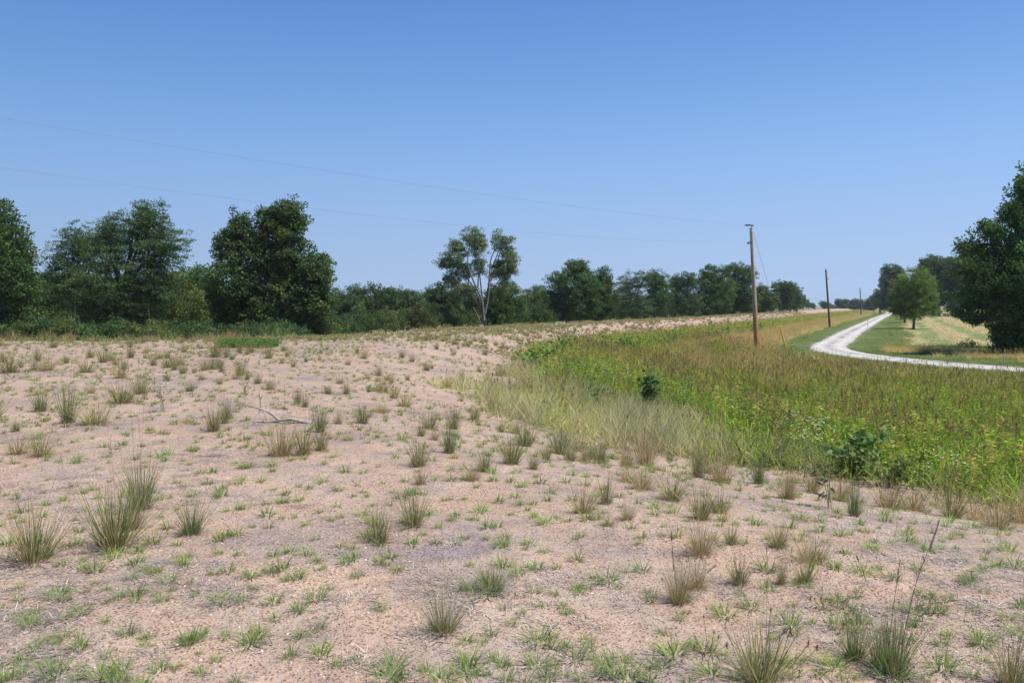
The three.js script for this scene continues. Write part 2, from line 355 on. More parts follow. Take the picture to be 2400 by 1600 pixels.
// lobes: [px, py, rx, ry] in photograph pixels at the tree's distance, turned into metres round the trunk's foot
function tree(o) {
  const seed = treeSeed++, R = rng(seed), root = new THREE.Group(), D = o.D, m = D / FPX;
  const foot = at(o.x, 800, D); foot.y = groundY(foot.x, D) - 0.05;
  root.position.copy(foot);
  const lobes = o.lobes.map((l, i) => {
    const c = at(l[0], l[1], D).sub(foot), rx = l[2] * m, ry = l[3] * m, rz = (rx + ry) / 2 * (o.deep || 0.95);
    c.z = (R() - 0.5) * rx * (l[4] ?? 0.9);
    return { c, rx, ry, rz };
  });
  const sc = o.spray || 1, kind = SPRAYS[o.kind || 'oak'], rows = [], dens = (o.density || 1) / (sc * sc);
  const pal = o.pal;
  for (const L of lobes) {
    const area = 4 * Math.PI * Math.pow((Math.pow(L.rx * L.ry, 1.6) + Math.pow(L.rx * L.rz, 1.6) + Math.pow(L.ry * L.rz, 1.6)) / 3, 1 / 1.6);
    const n = Math.max(12, Math.round(area * 4.2 * dens));
    const sx = R() * 100, sy = R() * 100, rough = o.rough ?? 0.3;
    for (let k = 0; k < n; k++) {
      const a = R() * 6.283, ce = 2 * R() - 1, se = Math.sqrt(1 - ce * ce);
      const bump = 1 + rough * 2 * (noise(sx + a * 1.9, sy + ce * 2.6, seed) - 0.5) + rough * (noise(sx + a * 5, sy + ce * 6, seed + 1) - 0.5);
      let rr = Math.pow(R(), 0.33) * bump;
      if (rr > 0.55 * bump && noise(sx + a * 3.2, sy + ce * 4.2, seed + 3) < (o.gaps ?? 0.24)) continue;
      if (o.gaps > 0.4 && rr < 0.45) continue;
      const p = new THREE.Vector3(L.c.x + Math.cos(a) * se * L.rx * rr, L.c.y + ce * L.ry * rr, L.c.z + Math.sin(a) * se * L.rz * rr);
      if (p.y < (o.clear ?? 0.1)) continue;
      const cc = pick(R, pal), v = 0.85 + 0.3 * R();
      rows.push({ p, s: sc * (0.7 + 0.6 * R()), ry: R() * 6.283, rx: (R() - 0.5) * 0.9, rz: (R() - 0.5) * 0.9, c: C(cc[0] * v, cc[1] * v, cc[2] * v) });
    }
  }
  // trunk and limbs
  const top = lobes.reduce((a, l) => Math.max(a, l.c.y), 0), tr = o.trunk || 0.25;
  const bark = o.bark || barkMat;
  const fork = top * (o.fork || 0.45), bend = (R() - 0.5) * 0.6;
  const head = new THREE.Vector3((lobes.reduce((a, l) => a + l.c.x, 0) / lobes.length) * 0.5 + bend, fork, 0);
  const trunk = new THREE.Mesh(limb([new THREE.Vector3(0, -0.3, 0), new THREE.Vector3(head.x * 0.2, fork * 0.4, 0.05), head], tr * 1.25, tr * 0.75, 10, 9, 0.12), bark);
  trunk.name = 'trunk'; root.add(trunk);
  lobes.forEach((l, i) => {
    if (l.c.y < 0.6 || (o.fewLimbs && i % 3)) return;
    const low = Math.min(fork * (0.55 + 0.45 * R()), l.c.y * 0.8), st = new THREE.Vector3().lerpVectors(new THREE.Vector3(0, 0, 0), head, low / fork);
    const parts = [limb([st, new THREE.Vector3(lerp(st.x, l.c.x, 0.45), lerp(st.y, l.c.y, 0.6), l.c.z * 0.5), l.c.clone(), new THREE.Vector3(l.c.x + (R() - 0.5) * l.rx * 0.5, l.c.y + l.ry * 0.75, l.c.z)], tr * 0.6, 0.03, 9, 6, 0.1)];
    for (let k = 0; k < (o.twigs ?? 3); k++) {
      const a = R() * 6.283; parts.push(limb([new THREE.Vector3().lerpVectors(st, l.c, 0.6 + 0.3 * R()), new THREE.Vector3(l.c.x + Math.cos(a) * l.rx * 0.4, l.c.y + (R() - 0.2) * l.ry * 0.4, l.c.z + Math.sin(a) * l.rz * 0.4), new THREE.Vector3(l.c.x + Math.cos(a) * l.rx * 0.85, l.c.y + (R() - 0.1) * l.ry * 0.8, l.c.z + Math.sin(a) * l.rz * 0.85)], tr * 0.22, 0.015, 6, 5));
    }
    const b = new THREE.Mesh(mergeGeometries(parts), bark); b.name = 'limb'; root.add(b);
  });
  scatter('crown', kind, leafMat, rows).forEach(c => root.add(c));
  add(root, o.name || 'tree'); tag(root, o.label, o.category || 'tree', o.group);
  return root;
}
// leaf palettes (linear base colours)
const DARK = [[0.0858, 0.1586, 0.0468], [0.1066, 0.1794, 0.0494], [0.0715, 0.1378, 0.0468], [0.1274, 0.1794, 0.0494]];
const MID = [[0.117, 0.221, 0.0585], [0.1365, 0.247, 0.0611], [0.0975, 0.1924, 0.0585]];
const BLUE = [[0.1235, 0.1976, 0.0858], [0.1456, 0.2288, 0.091], [0.1079, 0.1768, 0.0858]];
const OLIVE = [[0.182, 0.234, 0.065], [0.2145, 0.2535, 0.0715], [0.1495, 0.2054, 0.0624]];
const FRESH = [[0.1958, 0.3375, 0.0607], [0.2295, 0.3713, 0.0675], [0.1755, 0.3038, 0.0607]];
const RUST = [[0.13, 0.10, 0.04], [0.11, 0.09, 0.035], [0.09, 0.10, 0.035]];
const S = v => v * dsp;
const lob = a => a.map(l => [S(l[0]), S(l[1]), S(l[2]), S(l[3]), l[4]]);

// behind the near part of the levee (pixels below are those of the 2352-wide view)
tree({ name: 'maple_tree', label: 'deep green broad tree with layered pointed boughs behind the levee, next to the feathery tree', x: S(-30), D: 50, kind: 'maple', pal: DARK.concat(MID), trunk: 0.28, rough: 0.35, lobes: lob([[-60, 560, 90, 90], [0, 500, 34, 44], [25, 560, 46, 46], [40, 620, 46, 50], [0, 660, 70, 60], [-70, 660, 90, 80], [20, 590, 60, 50], [10, 720, 60, 50], [-70, 730, 80, 60]]) });
tree({ name: 'feathery_tree', label: 'wide feathery grey-green tree with thin airy top twigs behind the levee', x: S(270), D: 54, kind: 'feather', pal: BLUE.concat(DARK), trunk: 0.24, rough: 0.42, gaps: 0.17, spray: 0.9, density: 1.5, lobes: lob([[170, 565, 56, 48], [150, 625, 52, 60], [235, 570, 54, 62], [300, 540, 52, 52], [345, 505, 42, 40], [390, 560, 44, 44], [355, 585, 52, 54], [260, 650, 90, 70], [180, 680, 80, 60], [340, 660, 80, 66], [270, 725, 90, 56], [330, 495, 24, 34], [250, 530, 22, 36]]) });
tree({ name: 'oak_tree', label: 'tall dark oak with dense rounded leaf clumps and a ragged crown', x: S(618), D: 56, kind: 'oak', pal: DARK, trunk: 0.36, rough: 0.32, gaps: 0.26, density: 1.15, lobes: lob([[650, 505, 46, 50], [675, 490, 26, 34], [610, 510, 30, 40], [546, 530, 30, 46], [580, 565, 52, 52], [660, 570, 52, 54], [520, 570, 34, 40], [620, 600, 60, 56], [545, 640, 62, 60], [690, 640, 56, 60], [735, 625, 36, 46], [640, 680, 90, 66], [530, 700, 60, 56], [730, 690, 44, 56], [600, 740, 100, 50], [700, 745, 60, 40]]) });
// low trees that fill the row
const rowGroup = 'trees of the hedgerow behind the levee';
const mass = (x, D, kind, pal, lobes, label, extra = {}) => tree({ name: 'hedgerow_tree', label: [plainDark, plainMid, low].includes(label) ? label + (x < 120 ? ', next to the deep green broad tree' : x < 480 ? ', between the feathery tree and the oak' : x < 870 ? ', next to the tall dark oak' : x < 960 ? ', next to the rusty shrubby tree' : x < 1100 ? ', close behind the half-dead maple' : x < 1200 ? ', next to the half-dead maple' : x < 1450 ? ', next to the domed tree' : x < 1560 ? ', next to the feathery-topped tree' : x < 1690 ? ', along its straight middle stretch' : ', at its far end') : label, group: rowGroup, x: S(x), D, kind, pal, trunk: 0.18, lobes: lob(lobes), ...extra });
const plainDark = 'dark green rounded hedgerow tree', plainMid = 'mid green hedgerow tree', low = 'low bushy hedgerow tree';
mass(100, 66, 'maple', DARK, [[70, 690, 60, 50], [110, 720, 60, 46], [60, 740, 60, 40]], low);
mass(420, 62, 'maple', OLIVE, [[400, 660, 36, 44], [430, 700, 44, 48], [410, 740, 50, 40]], 'olive green tree between the feathery tree and the dark oak');
mass(450, 78, 'maple', MID, [[430, 650, 36, 36], [470, 645, 34, 34], [455, 690, 50, 50], [460, 735, 50, 34]], plainMid);
mass(790, 82, 'maple', BLUE, [[785, 690, 24, 30], [800, 720, 36, 40], [780, 750, 40, 30]], low);
mass(840, 88, 'maple', BLUE.concat(DARK), [[815, 680, 26, 26], [850, 690, 34, 36], [830, 725, 44, 36], [885, 685, 28, 24]], plainMid);
mass(905, 92, 'maple', BLUE, [[890, 695, 30, 34], [920, 690, 30, 28], [945, 700, 26, 28], [910, 730, 44, 28]], plainMid);
mass(962, 84, 'bush', RUST.concat(OLIVE), [[960, 720, 24, 20], [950, 740, 34, 20], [985, 738, 24, 18]], 'rusty brown-leaved shrubby tree beside the half-dead maple', { trunk: 0.1 });
mass(1015, 98, 'oak', DARK, [[1000, 680, 26, 28], [1035, 675, 34, 28], [1020, 710, 44, 34], [1050, 725, 40, 28]], plainDark);
mass(1150, 100, 'maple', DARK.concat(MID), [[1140, 690, 36, 34], [1170, 680, 30, 26], [1150, 720, 46, 30], [1185, 715, 30, 28]], plainDark);
mass(1225, 118, 'bush', OLIVE.concat(BLUE), [[1215, 685, 26, 24], [1240, 678, 22, 20], [1225, 710, 40, 26]], 'olive green leaning tree in the hedgerow next to the half-dead maple');
mass(1300, 112, 'oak', DARK.concat(MID), [[1330, 625, 36, 28], [1325, 610, 22, 16], [1290, 650, 38, 30], [1345, 660, 40, 36], [1280, 690, 40, 36], [1335, 700, 46, 34]], 'tall dark tree with a domed top in the hedgerow');
mass(1385, 116, 'maple', DARK, [[1388, 645, 22, 30], [1375, 665, 30, 34], [1395, 690, 28, 36], [1370, 712, 34, 24]], plainDark);
mass(1455, 122, 'feather', BLUE.concat(DARK), [[1445, 650, 32, 26], [1475, 640, 24, 20], [1450, 680, 40, 34], [1470, 705, 44, 26]], 'dark feathery-topped tree in the hedgerow');
mass(1505, 128, 'maple', MID.concat(DARK), [[1505, 645, 26, 24], [1515, 675, 28, 32], [1500, 700, 36, 28]], plainMid);
mass(1565, 136, 'maple', BLUE.concat(DARK), [[1555, 650, 20, 20], [1585, 645, 22, 20], [1565, 680, 34, 32], [1585, 700, 34, 24]], plainDark);
mass(1640, 152, 'maple', DARK.concat(MID), [[1635, 630, 28, 24], [1620, 660, 34, 32], [1655, 665, 34, 34], [1640, 695, 44, 28]], plainMid);
mass(1700, 160, 'oak', DARK.concat(MID), [[1690, 622, 30, 20], [1712, 635, 24, 26], [1690, 665, 40, 34], [1715, 690, 30, 28], [1680, 700, 30, 20]], 'tall dark green tree behind the wooden utility pole');
mass(1755, 178, 'oak', OLIVE.concat(DARK), [[1750, 670, 22, 22], [1765, 690, 24, 22], [1745, 700, 24, 18]], low);
mass(1795, 200, 'oak', DARK, [[1790, 660, 24, 16], [1810, 668, 22, 20], [1800, 690, 30, 22]], plainDark);
mass(1830, 215, 'oak', DARK, [[1826, 672, 16, 18], [1832, 694, 18, 18], [1815, 700, 16, 12]], plainDark);
// half-dead maple with bare limbs
{
  const D = 90;
  const t = tree({ name: 'half_dead_maple_tree', label: 'thin half-dead maple with bare grey limbs and sparse yellow-green leaves', x: S(1116), D, kind: 'maple', pal: [[0.18, 0.27, 0.10], [0.23, 0.31, 0.13], [0.13, 0.21, 0.08], [0.25, 0.28, 0.14]], trunk: 0.2, bark: paleBark, rough: 0.5, gaps: 0.27, density: 0.95, fewLimbs: true, twigs: 3, fork: 0.3, clear: 1.2, spray: 0.9,
    lobes: lob([[1085, 548, 30, 22], [1052, 572, 28, 26], [1100, 566, 22, 22], [1152, 556, 24, 20], [1168, 585, 18, 24], [1026, 604, 22, 18], [1058, 618, 34, 24], [1150, 622, 32, 32], [1098, 612, 18, 20], [1176, 614, 14, 16], [1036, 645, 26, 14], [1162, 652, 20, 18], [1070, 668, 30, 20], [1140, 680, 26, 20], [1085, 700, 24, 18]])
  });
  const foot = t.position, q = (x, y, dz) => { const v = at(S(x), S(y), D).sub(foot); v.z = dz; return v; };
  for (const [pts, r] of [[[[1112, 735], [1108, 690], [1090, 650], [1075, 600], [1085, 550]], 0.17], [[[1114, 720], [1122, 680], [1125, 630], [1130, 590], [1148, 560]], 0.16], [[[1110, 705], [1085, 680], [1060, 655], [1035, 620]], 0.10], [[[1098, 665], [1100, 620], [1100, 570], [1098, 540]], 0.09], [[[1124, 650], [1140, 625], [1160, 605]], 0.08], [[[1106, 745], [1098, 725], [1088, 705]], 0.08]]) {
    const b = new THREE.Mesh(limb(pts.map(([x, y], i) => q(x, y, 0.9 + 0.1 * i)), r, 0.04, 14, 7, 0.15), paleBark); b.name = 'limb'; t.add(cast(b));
  }
}
// across the road
tree({ name: 'large_tree', label: 'huge dark broadleaf tree casting shade beside the gravel road', x: 2430, D: 53, kind: 'maple', pal: DARK.concat(MID), trunk: 0.45, rough: 0.28, gaps: 0.22, density: 1.25, deep: 0.85, clear: 0.6, lobes: [[2470, 440, 74, 80], [2410, 450, 26, 30], [2372, 505, 34, 34], [2440, 540, 90, 90], [2318, 545, 34, 30], [2272, 580, 26, 26], [2335, 610, 58, 50], [2290, 640, 46, 44], [2400, 640, 100, 80], [2305, 695, 56, 34], [2380, 725, 70, 54], [2470, 720, 100, 80], [2250, 735, 26, 11], [2290, 745, 38, 14], [2345, 785, 24, 34, 0.3], [2400, 800, 50, 36], [2500, 800, 80, 46], [2520, 560, 110, 120]] });
tree({ name: 'young_tree', label: 'small round bright green tree standing alone in the mown hay', x: 2141, D: 112, kind: 'bush', pal: FRESH.concat(OLIVE), trunk: 0.16, rough: 0.22, gaps: 0.2, density: 1.2, clear: 1.0, lobes: [[2140, 660, 40, 34], [2120, 690, 34, 40], [2160, 690, 36, 38], [2140, 705, 44, 40], [2105, 705, 20, 30], [2180, 705, 22, 34], [2135, 735, 36, 18], [2185, 725, 22, 16]] });
tree({ name: 'young_tree', label: 'second slim dark tree growing just behind the bright green hay field tree', x: 2120, D: 150, kind: 'oak', pal: DARK, trunk: 0.18, clear: 1.2, lobes: [[2115, 720, 22, 16], [2130, 700, 26, 30], [2150, 720, 24, 22], [2100, 725, 16, 12]] });
const woodGroup = 'tall trees of the wood beyond the hay field';
const wood = (x, D, lobes, label, pal = DARK) => tree({ name: 'woodland_tree', label, group: woodGroup, x, D, kind: 'oak', pal, trunk: 0.4, spray: 2.0, density: 1.5, rough: 0.25, gaps: 0.15, lobes });
wood(2095, 300, [[2092, 640, 26, 22], [2080, 665, 20, 26], [2105, 660, 26, 28], [2095, 695, 30, 26], [2120, 690, 24, 30], [2075, 708, 14, 16]], 'tall dark tree rising beside the far end of the gravel road');
wood(2062, 330, [[2060, 695, 12, 16], [2068, 712, 14, 14], [2052, 705, 8, 10], [2072, 690, 12, 16]], 'lower dark tree where the gravel road disappears');
wood(2200, 230, [[2195, 620, 34, 22], [2175, 645, 26, 26], [2220, 640, 36, 34], [2190, 680, 40, 34], [2230, 690, 40, 34], [2170, 700, 26, 26]], 'broad dark tree of the wood behind the mown hay');
wood(2270, 240, [[2255, 630, 36, 34], [2290, 620, 40, 40], [2270, 680, 50, 40], [2320, 680, 50, 50]], 'broad dark tree of the wood behind the mown hay');
wood(2360, 240, [[2350, 640, 50, 50], [2400, 640, 60, 60], [2370, 690, 70, 40], [2450, 680, 60, 50]], 'broad dark tree of the wood behind the mown hay');
wood(2150, 260, [[2150, 700, 26, 22], [2130, 712, 20, 14], [2170, 716, 22, 14]], 'broad dark tree of the wood behind the mown hay');
for (const [px, py, D, w, h, label] of [[2262, 812, 60, 30, 16, 'low dark shrub in the shade left of the huge roadside tree'], [2345, 826, 54, 30, 26, 'dark shrub hugging the foot of the huge roadside tree'], [2405, 815, 56, 50, 34, 'large dark shrub behind the foot of the huge roadside tree']])  // dark shrubs, also added to blacken the shade under the big tree
  tree({ name: 'shrub', label, category: 'shrub', x: px, D, kind: 'bush', pal: DARK, trunk: 0.05, spray: 0.85, twigs: 1, lobes: [[px, py, w, h], [px + w * 0.7, py + 6, w * 0.6, h * 0.7]] });
// far trees at the end of the levee
const farGroup = 'small far trees beyond the end of the levee';
for (const [x, D, ls] of [[1932, 560, [[1928, 712, 7, 6], [1938, 716, 8, 7]]], [1968, 560, [[1966, 708, 8, 8], [1972, 716, 9, 8]]], [1984, 560, [[1983, 709, 9, 8], [1980, 718, 9, 7]]], [2004, 560, [[2002, 706, 9, 6], [2010, 714, 12, 10], [1998, 718, 9, 8]]], [2022, 560, [[2020, 711, 8, 8], [2028, 717, 9, 8]]], [2042, 500, [[2040, 709, 9, 10], [2048, 703, 7, 9], [2044, 718, 12, 8]]], [1882, 560, [[1880, 700, 9, 9], [1888, 710, 9, 8]]], [1896, 600, [[1893, 714, 7, 6]]], [1908, 600, [[1906, 716, 6, 6]]], [1952, 620, [[1950, 720, 10, 5], [1940, 721, 9, 4]]]])
  tree({ name: 'far_tree', label: 'small hazy tree on the skyline past the end of the levee', group: farGroup, x, D, kind: 'oak', pal: DARK.concat(BLUE), trunk: 0.25, spray: 3.2, density: 2.2, twigs: 0, rough: 0.25, gaps: 0.12, lobes: ls });
// distant wood that closes the view between the trunks
{
  const R = rng(77), rows = [];
  for (let k = 0; k < 5200; k++) {
    const px = -160 + 2000 * R(), D0 = px < 700 ? 95 : px < 1300 ? 135 + (px - 700) * 0.06 : 175 + (px - 1300) * 0.14, D = D0 * (1 + 0.12 * R());
    const P = at(px, 700, D); const top = px < 780 ? 6.2 : px < 1250 ? 5.2 : 6.5; const gy = groundY(P.x, D);
    const h = top * (0.75 + 0.5 * noise(px * 0.02, 1, 91));
    P.y = gy + R() * h;
    const c = pick(R, DARK.concat(BLUE)); rows.push({ p: P, s: 1.9 * (0.7 + 0.6 * R()), ry: R() * 6.28, rx: R() - 0.5, rz: R() - 0.5, c: C(...c) });
  }
  scatter('x', [SPRAYS.maple[0]], leafMat, rows).forEach(m => tag(add(m, 'distant_wood'), 'dark mass of woodland filling the gaps behind the hedgerow', 'wood', null, 'stuff'));
}
// shrubs along the foot of the levee and the tree row
{
  const R = rng(404), g = 'shrubs under the hedgerow trees';
  const sets = [[OLIVE, 'olive green shrub under the hedgerow trees'], [FRESH, 'fresh green shrub under the hedgerow trees'], [RUST.concat(OLIVE), 'yellowish brown shrub under the hedgerow trees'], [DARK, 'dark green shrub under the hedgerow trees'], [MID, 'mid green shrub under the hedgerow trees']];
  const under = px => px < 105 ? 'under the deep green broad tree' : px < 460 ? 'under the feathery tree' : px < 800 ? 'under the tall dark oak' : px < 1030 ? 'round the rusty shrubby tree' : px < 1220 ? 'round the half-dead maple' : px < 1460 ? 'under the domed hedgerow tree' : 'under the last hedgerow trees';
  for (let k = 0; k < 40; k++) {
    const px = -20 + k * 21 + 14 * R(), D = 45.5 + 4 * R() + (px > 620 ? (px - 620) * 0.09 : 0);
    const w = 24 + 26 * R(), y = 776 + 14 * R() - (px > 620 ? (px - 620) * 0.07 : 0), s = sets[[3, 3, 3, 0, 3, 2, 3, 3, 4][Math.floor(R() * 9)]];
    tree({ name: 'shrub', label: s[1].replace('under the hedgerow trees', under(px)), category: 'shrub', group: g, x: px, D, kind: 'bush', pal: s[0], trunk: 0.05, spray: 0.8, rough: 0.35, twigs: 1, lobes: [[px, y, w, 18 + 18 * R()], [px - w * 0.6, y + 14, w * 0.7, 22], [px + w * 0.6, y + 12, w * 0.7, 24]] });
  }
  for (let k = 0; k < 34; k++) {
    const px = 830 + k * 29 + 16 * R(), D = 74 + (px - 830) * 0.083 + (px > 1400 ? (px - 1400) * 0.07 : 0);
    const w = 18 + 16 * R(), y = 752 - (px - 830) * 0.043, s = sets[[0, 3, 3, 3, 3, 3, 2][Math.floor(R() * 7)]];
    tree({ name: 'shrub', label: s[1].replace('under the hedgerow trees', under(px)), category: 'shrub', group: g, x: px, D, kind: 'bush', pal: s[0], trunk: 0.05, spray: 1.0, rough: 0.35, twigs: 1, lobes: [[px, y, w, 18 + 14 * R()], [px + w * 0.6, y + 8, w * 0.7, 14]] });
  }
}

// ---------------------------------------------------------------- utility poles, wires, guy
const woodTex = (() => {
  const N = 512, d = new Uint8Array(N * N * 4), R = rng(9);
  for (let j = 0; j < N; j++) for (let i = 0; i < N; i++) { const v = 0.45 * noise(i / 5, j / 60, 21, 0) + 0.35 * noise(i / 14, j / 160, 22) + 0.2 * R(); const crack = noise(i / 3, j / 90, 27) > 0.82 ? 0.6 : 1; const k = (j * N + i) * 4, w = (165 + 90 * v) * crack; d[k] = w; d[k + 1] = w; d[k + 2] = w; d[k + 3] = 255; }
  const t = new THREE.DataTexture(d, N, N); t.wrapS = t.wrapT = THREE.RepeatWrapping; t.magFilter = THREE.LinearFilter; t.needsUpdate = true; return t;
})();
const poleMat = new THREE.MeshStandardMaterial({ vertexColors: true, map: woodTex, bumpMap: woodTex, bumpScale: 0.01, roughness: 0.95 });
const steelMat = new THREE.MeshStandardMaterial({ color: C(0.16, 0.16, 0.165), roughness: 0.5, metalness: 0.7 });
const ceramicMat = new THREE.MeshStandardMaterial({ color: C(0.07, 0.05, 0.045), roughness: 0.25 });
const wireMat = new THREE.MeshStandardMaterial({ color: C(0.22, 0.225, 0.235), roughness: 0.6 });
function shaft(len, r0, r1, cols, seed) {
  const seg = 60, rad = 16, g = new THREE.CylinderGeometry(r1, r0, len, rad, seg), p = g.attributes.position, K = [];
  g.translate(0, len / 2, 0);
  for (let k = 0; k < p.count; k++) {
    const t = p.getY(k) / len, a = Math.atan2(p.getZ(k), p.getX(k));
    const u = 1 + 0.05 * (noise(a * 2 + 9, t * 6, seed) - 0.5); p.setX(k, p.getX(k) * u); p.setZ(k, p.getZ(k) * u);
    // weathering: bleached grey towards the top, creosote-red lower down, blotched
    const m = clamp(t + 0.5 * (noise(a * 1.3 + 5, t * 14, seed + 1) - 0.5), 0, 1) * (cols.length - 1), i = Math.min(cols.length - 2, Math.floor(m)), f = m - i, v = 0.8 + 0.4 * noise(a * 3, t * 40, seed + 2);
    for (let z = 0; z < 3; z++) K.push(lerp(cols[i][z], cols[i + 1][z], f) * v);
  }
  g.setAttribute('color', new THREE.Float32BufferAttribute(K, 3)); g.computeVertexNormals();
  const uv = g.attributes.uv; for (let k = 0; k < uv.count; k++) uv.setXY(k, uv.getX(k) * 1.0, uv.getY(k) * len / 3);
  return g;
}
const insulatorProfile = [[0.0, 0], [0.045, 0], [0.05, 0.03], [0.075, 0.04], [0.08, 0.06], [0.05, 0.07], [0.05, 0.09], [0.07, 0.1], [0.07, 0.12], [0.04, 0.14], [0.045, 0.17], [0.0, 0.18]].map(p => new THREE.Vector2(...p));
const insulatorGeo = new THREE.LatheGeometry(insulatorProfile, 14);
function mesh(name, g, m, parent) { const o = new THREE.Mesh(g, m); o.name = name; parent.add(o); return o; }
const NEWWOOD = [[0.42, 0.19, 0.07], [0.48, 0.24, 0.10], [0.52, 0.31, 0.17], [0.48, 0.36, 0.26], [0.55, 0.48, 0.40], [0.58, 0.54, 0.48]];
const OLDWOOD = [[0.17, 0.12, 0.085], [0.15, 0.115, 0.09], [0.12, 0.105, 0.095], [0.11, 0.10, 0.095]];
function pole(base, top, r0, r1, cols, label, detail, seed) {
  const root = new THREE.Group(), dir = new THREE.Vector3().subVectors(top, base), len = dir.length();
  root.position.copy(base); root.quaternion.setFromUnitVectors(new THREE.Vector3(0, 1, 0), dir.normalize());
  const g = shaft(len + 0.4, r0, r1, cols, seed); g.translate(0, -0.4, 0);
  mesh('shaft', g, poleMat, root);
  if (detail) {
    const pin = mesh('top_pin', new THREE.CylinderGeometry(0.02, 0.02, 0.35, 8).translate(0.02, len + 0.05, 0), steelMat, root);
    const ti = mesh('top_insulator', insulatorGeo.clone().rotateZ(Math.PI / 2).translate(0, 0, 0).scale(2.4, 1, 1), ceramicMat, pin); ti.position.set(-0.02, len + 0.2, 0);
    mesh('clamp', new THREE.BoxGeometry(0.12, 0.1, 0.08).translate(0.1, len + 0.14, 0), steelMat, pin);
    const br = mesh('bracket', mergeGeometries([new THREE.BoxGeometry(0.16, 0.04, 0.04).translate(-r1 - 0.06, len - 1.03, 0), new THREE.BoxGeometry(0.03, 0.22, 0.05).translate(-r1 - 0.02, len - 1.03, 0)]), steelMat, root);
    mesh('spool_insulator', insulatorGeo.clone().translate(-r1 - 0.14, len - 1.12, 0), ceramicMat, br);
    mesh('side_rod', new THREE.CylinderGeometry(0.012, 0.012, len * 0.985, 6).translate(-lerp(r0, r1, 0.5) - 0.012, len * 0.49, 0.02).applyMatrix4(new THREE.Matrix4().makeRotationZ(-(r0 - r1) / len)), steelMat, root);  // thin dark steel rod up the left side of the shaft
    for (const [h, a] of [[0.82, 0.4], [0.9, 1.1], [0.62, 0.8], [0.96, 0.9]]) mesh('bolt', new THREE.CylinderGeometry(0.02, 0.02, 0.05, 8).rotateX(Math.PI / 2).translate(Math.cos(a) * 0.02, len * h, lerp(r0, r1, h)), steelMat, root);
  } else {
    mesh('top_insulator', insulatorGeo.clone().translate(0, len, 0), ceramicMat, root);
    mesh('bracket', new THREE.BoxGeometry(0.3, 0.08, 0.08).translate(r1 + 0.1, len - 1.3, 0), steelMat, root);
  }
  add(root, 'utility_pole'); tag(root, label, 'utility pole', 'utility poles along the road');
  return root;
}
const P1D = 57.5;
const onGround = (px, D) => { const v = at(px, 760, D); v.y = groundY(v.x, D); return v; };
const p1b = onGround(S(1740), P1D), p1t = at(S(1726), S(523), P1D);
const p2b = onGround(S(1907), 121), p2t = at(S(1897.5), S(620), 121);
const p3b = onGround(2019, 240), p3t = at(2016.5, 675, 240);
const p4b = onGround(2069.5, 420), p4t = at(2067, 690, 420);
const p5b = onGround(2048.5, 310), p5t = at(2047, 695, 310);
pole(p1b, p1t, 0.18, 0.115, NEWWOOD, 'reddish brown wooden utility pole with bleached top, in the tall meadow grass', true, 301);
pole(p2b, p2t, 0.17, 0.11, OLDWOOD, 'dark weathered utility pole on the green verge by the road', false, 302);
pole(p3b, p3t, 0.17, 0.11, OLDWOOD, 'slim far utility pole standing past the dark weathered one', false, 303);
pole(p4b, p4t, 0.16, 0.11, OLDWOOD, 'farthest grey utility pole in front of the dark roadside tree', false, 304);
pole(p5b, p5t, 0.12, 0.08, OLDWOOD, 'thin short utility pole near the end of the brown grass strip', false, 305);
function wire(name, a, b, sag, r, label, group) {
  const pts = []; for (let i = 0; i <= 40; i++) { const t = i / 40; pts.push(new THREE.Vector3().lerpVectors(a, b, t).add(new THREE.Vector3(0, -4 * sag * t * (1 - t), 0))); }
  const g = new THREE.TubeGeometry(new THREE.CatmullRomCurve3(pts), 120, r, 6);
  return tag(add(new THREE.Mesh(g, wireMat), name), label, 'wire', group);
}
{
  const dir = new THREE.Vector3(-0.594, 0, 0.805), up = (v, h) => { v.y = h; return v; };
  const a1 = p1t.clone().add(new THREE.Vector3(-0.1, 0.2, 0)), b1 = up(a1.clone().addScaledVector(dir, 98), a1.y);
  wire('power_line', a1, b1, 1.3, 0.003, 'upper thin wire running from the tip of the reddish pole', 'overhead wires');
  const a2 = p1t.clone().add(new THREE.Vector3(-0.24, -1.0, 0)), b2 = up(a2.clone().addScaledVector(dir, 76), a2.y);
  wire('power_line', a2, b2, 1.3, 0.0026, 'lower thin wire running from the side bracket of the reddish pole', 'overhead wires');
  // guy wire with yellow guard
  const top = p1t.clone().add(new THREE.Vector3(0.08, -0.05, 0)), foot = onGround(S(1807), 61.5);
  const root = new THREE.Group(); root.position.copy(foot);
  const d = top.clone().sub(foot);
  mesh('strand', new THREE.TubeGeometry(new THREE.LineCurve3(new THREE.Vector3(), d), 2, 0.009, 6), wireMat, root);
  const L = d.length(), gl = 1.95;
  const guard = new THREE.CylinderGeometry(0.05, 0.055, gl, 12, 1); guard.translate(0, gl / 2 + 0.15, 0);
  const gm = mesh('guard', guard, new THREE.MeshStandardMaterial({ color: C(0.82, 0.56, 0.05), roughness: 0.5 }), root);
  gm.quaternion.setFromUnitVectors(new THREE.Vector3(0, 1, 0), d.clone().normalize());
  mesh('anchor_rod', new THREE.CylinderGeometry(0.012, 0.012, 0.5, 8).applyQuaternion(gm.quaternion), steelMat, root);
  add(root, 'guy_wire'); tag(root, 'slanting guy wire with bright yellow plastic guard near the reddish pole', 'guy wire');
}
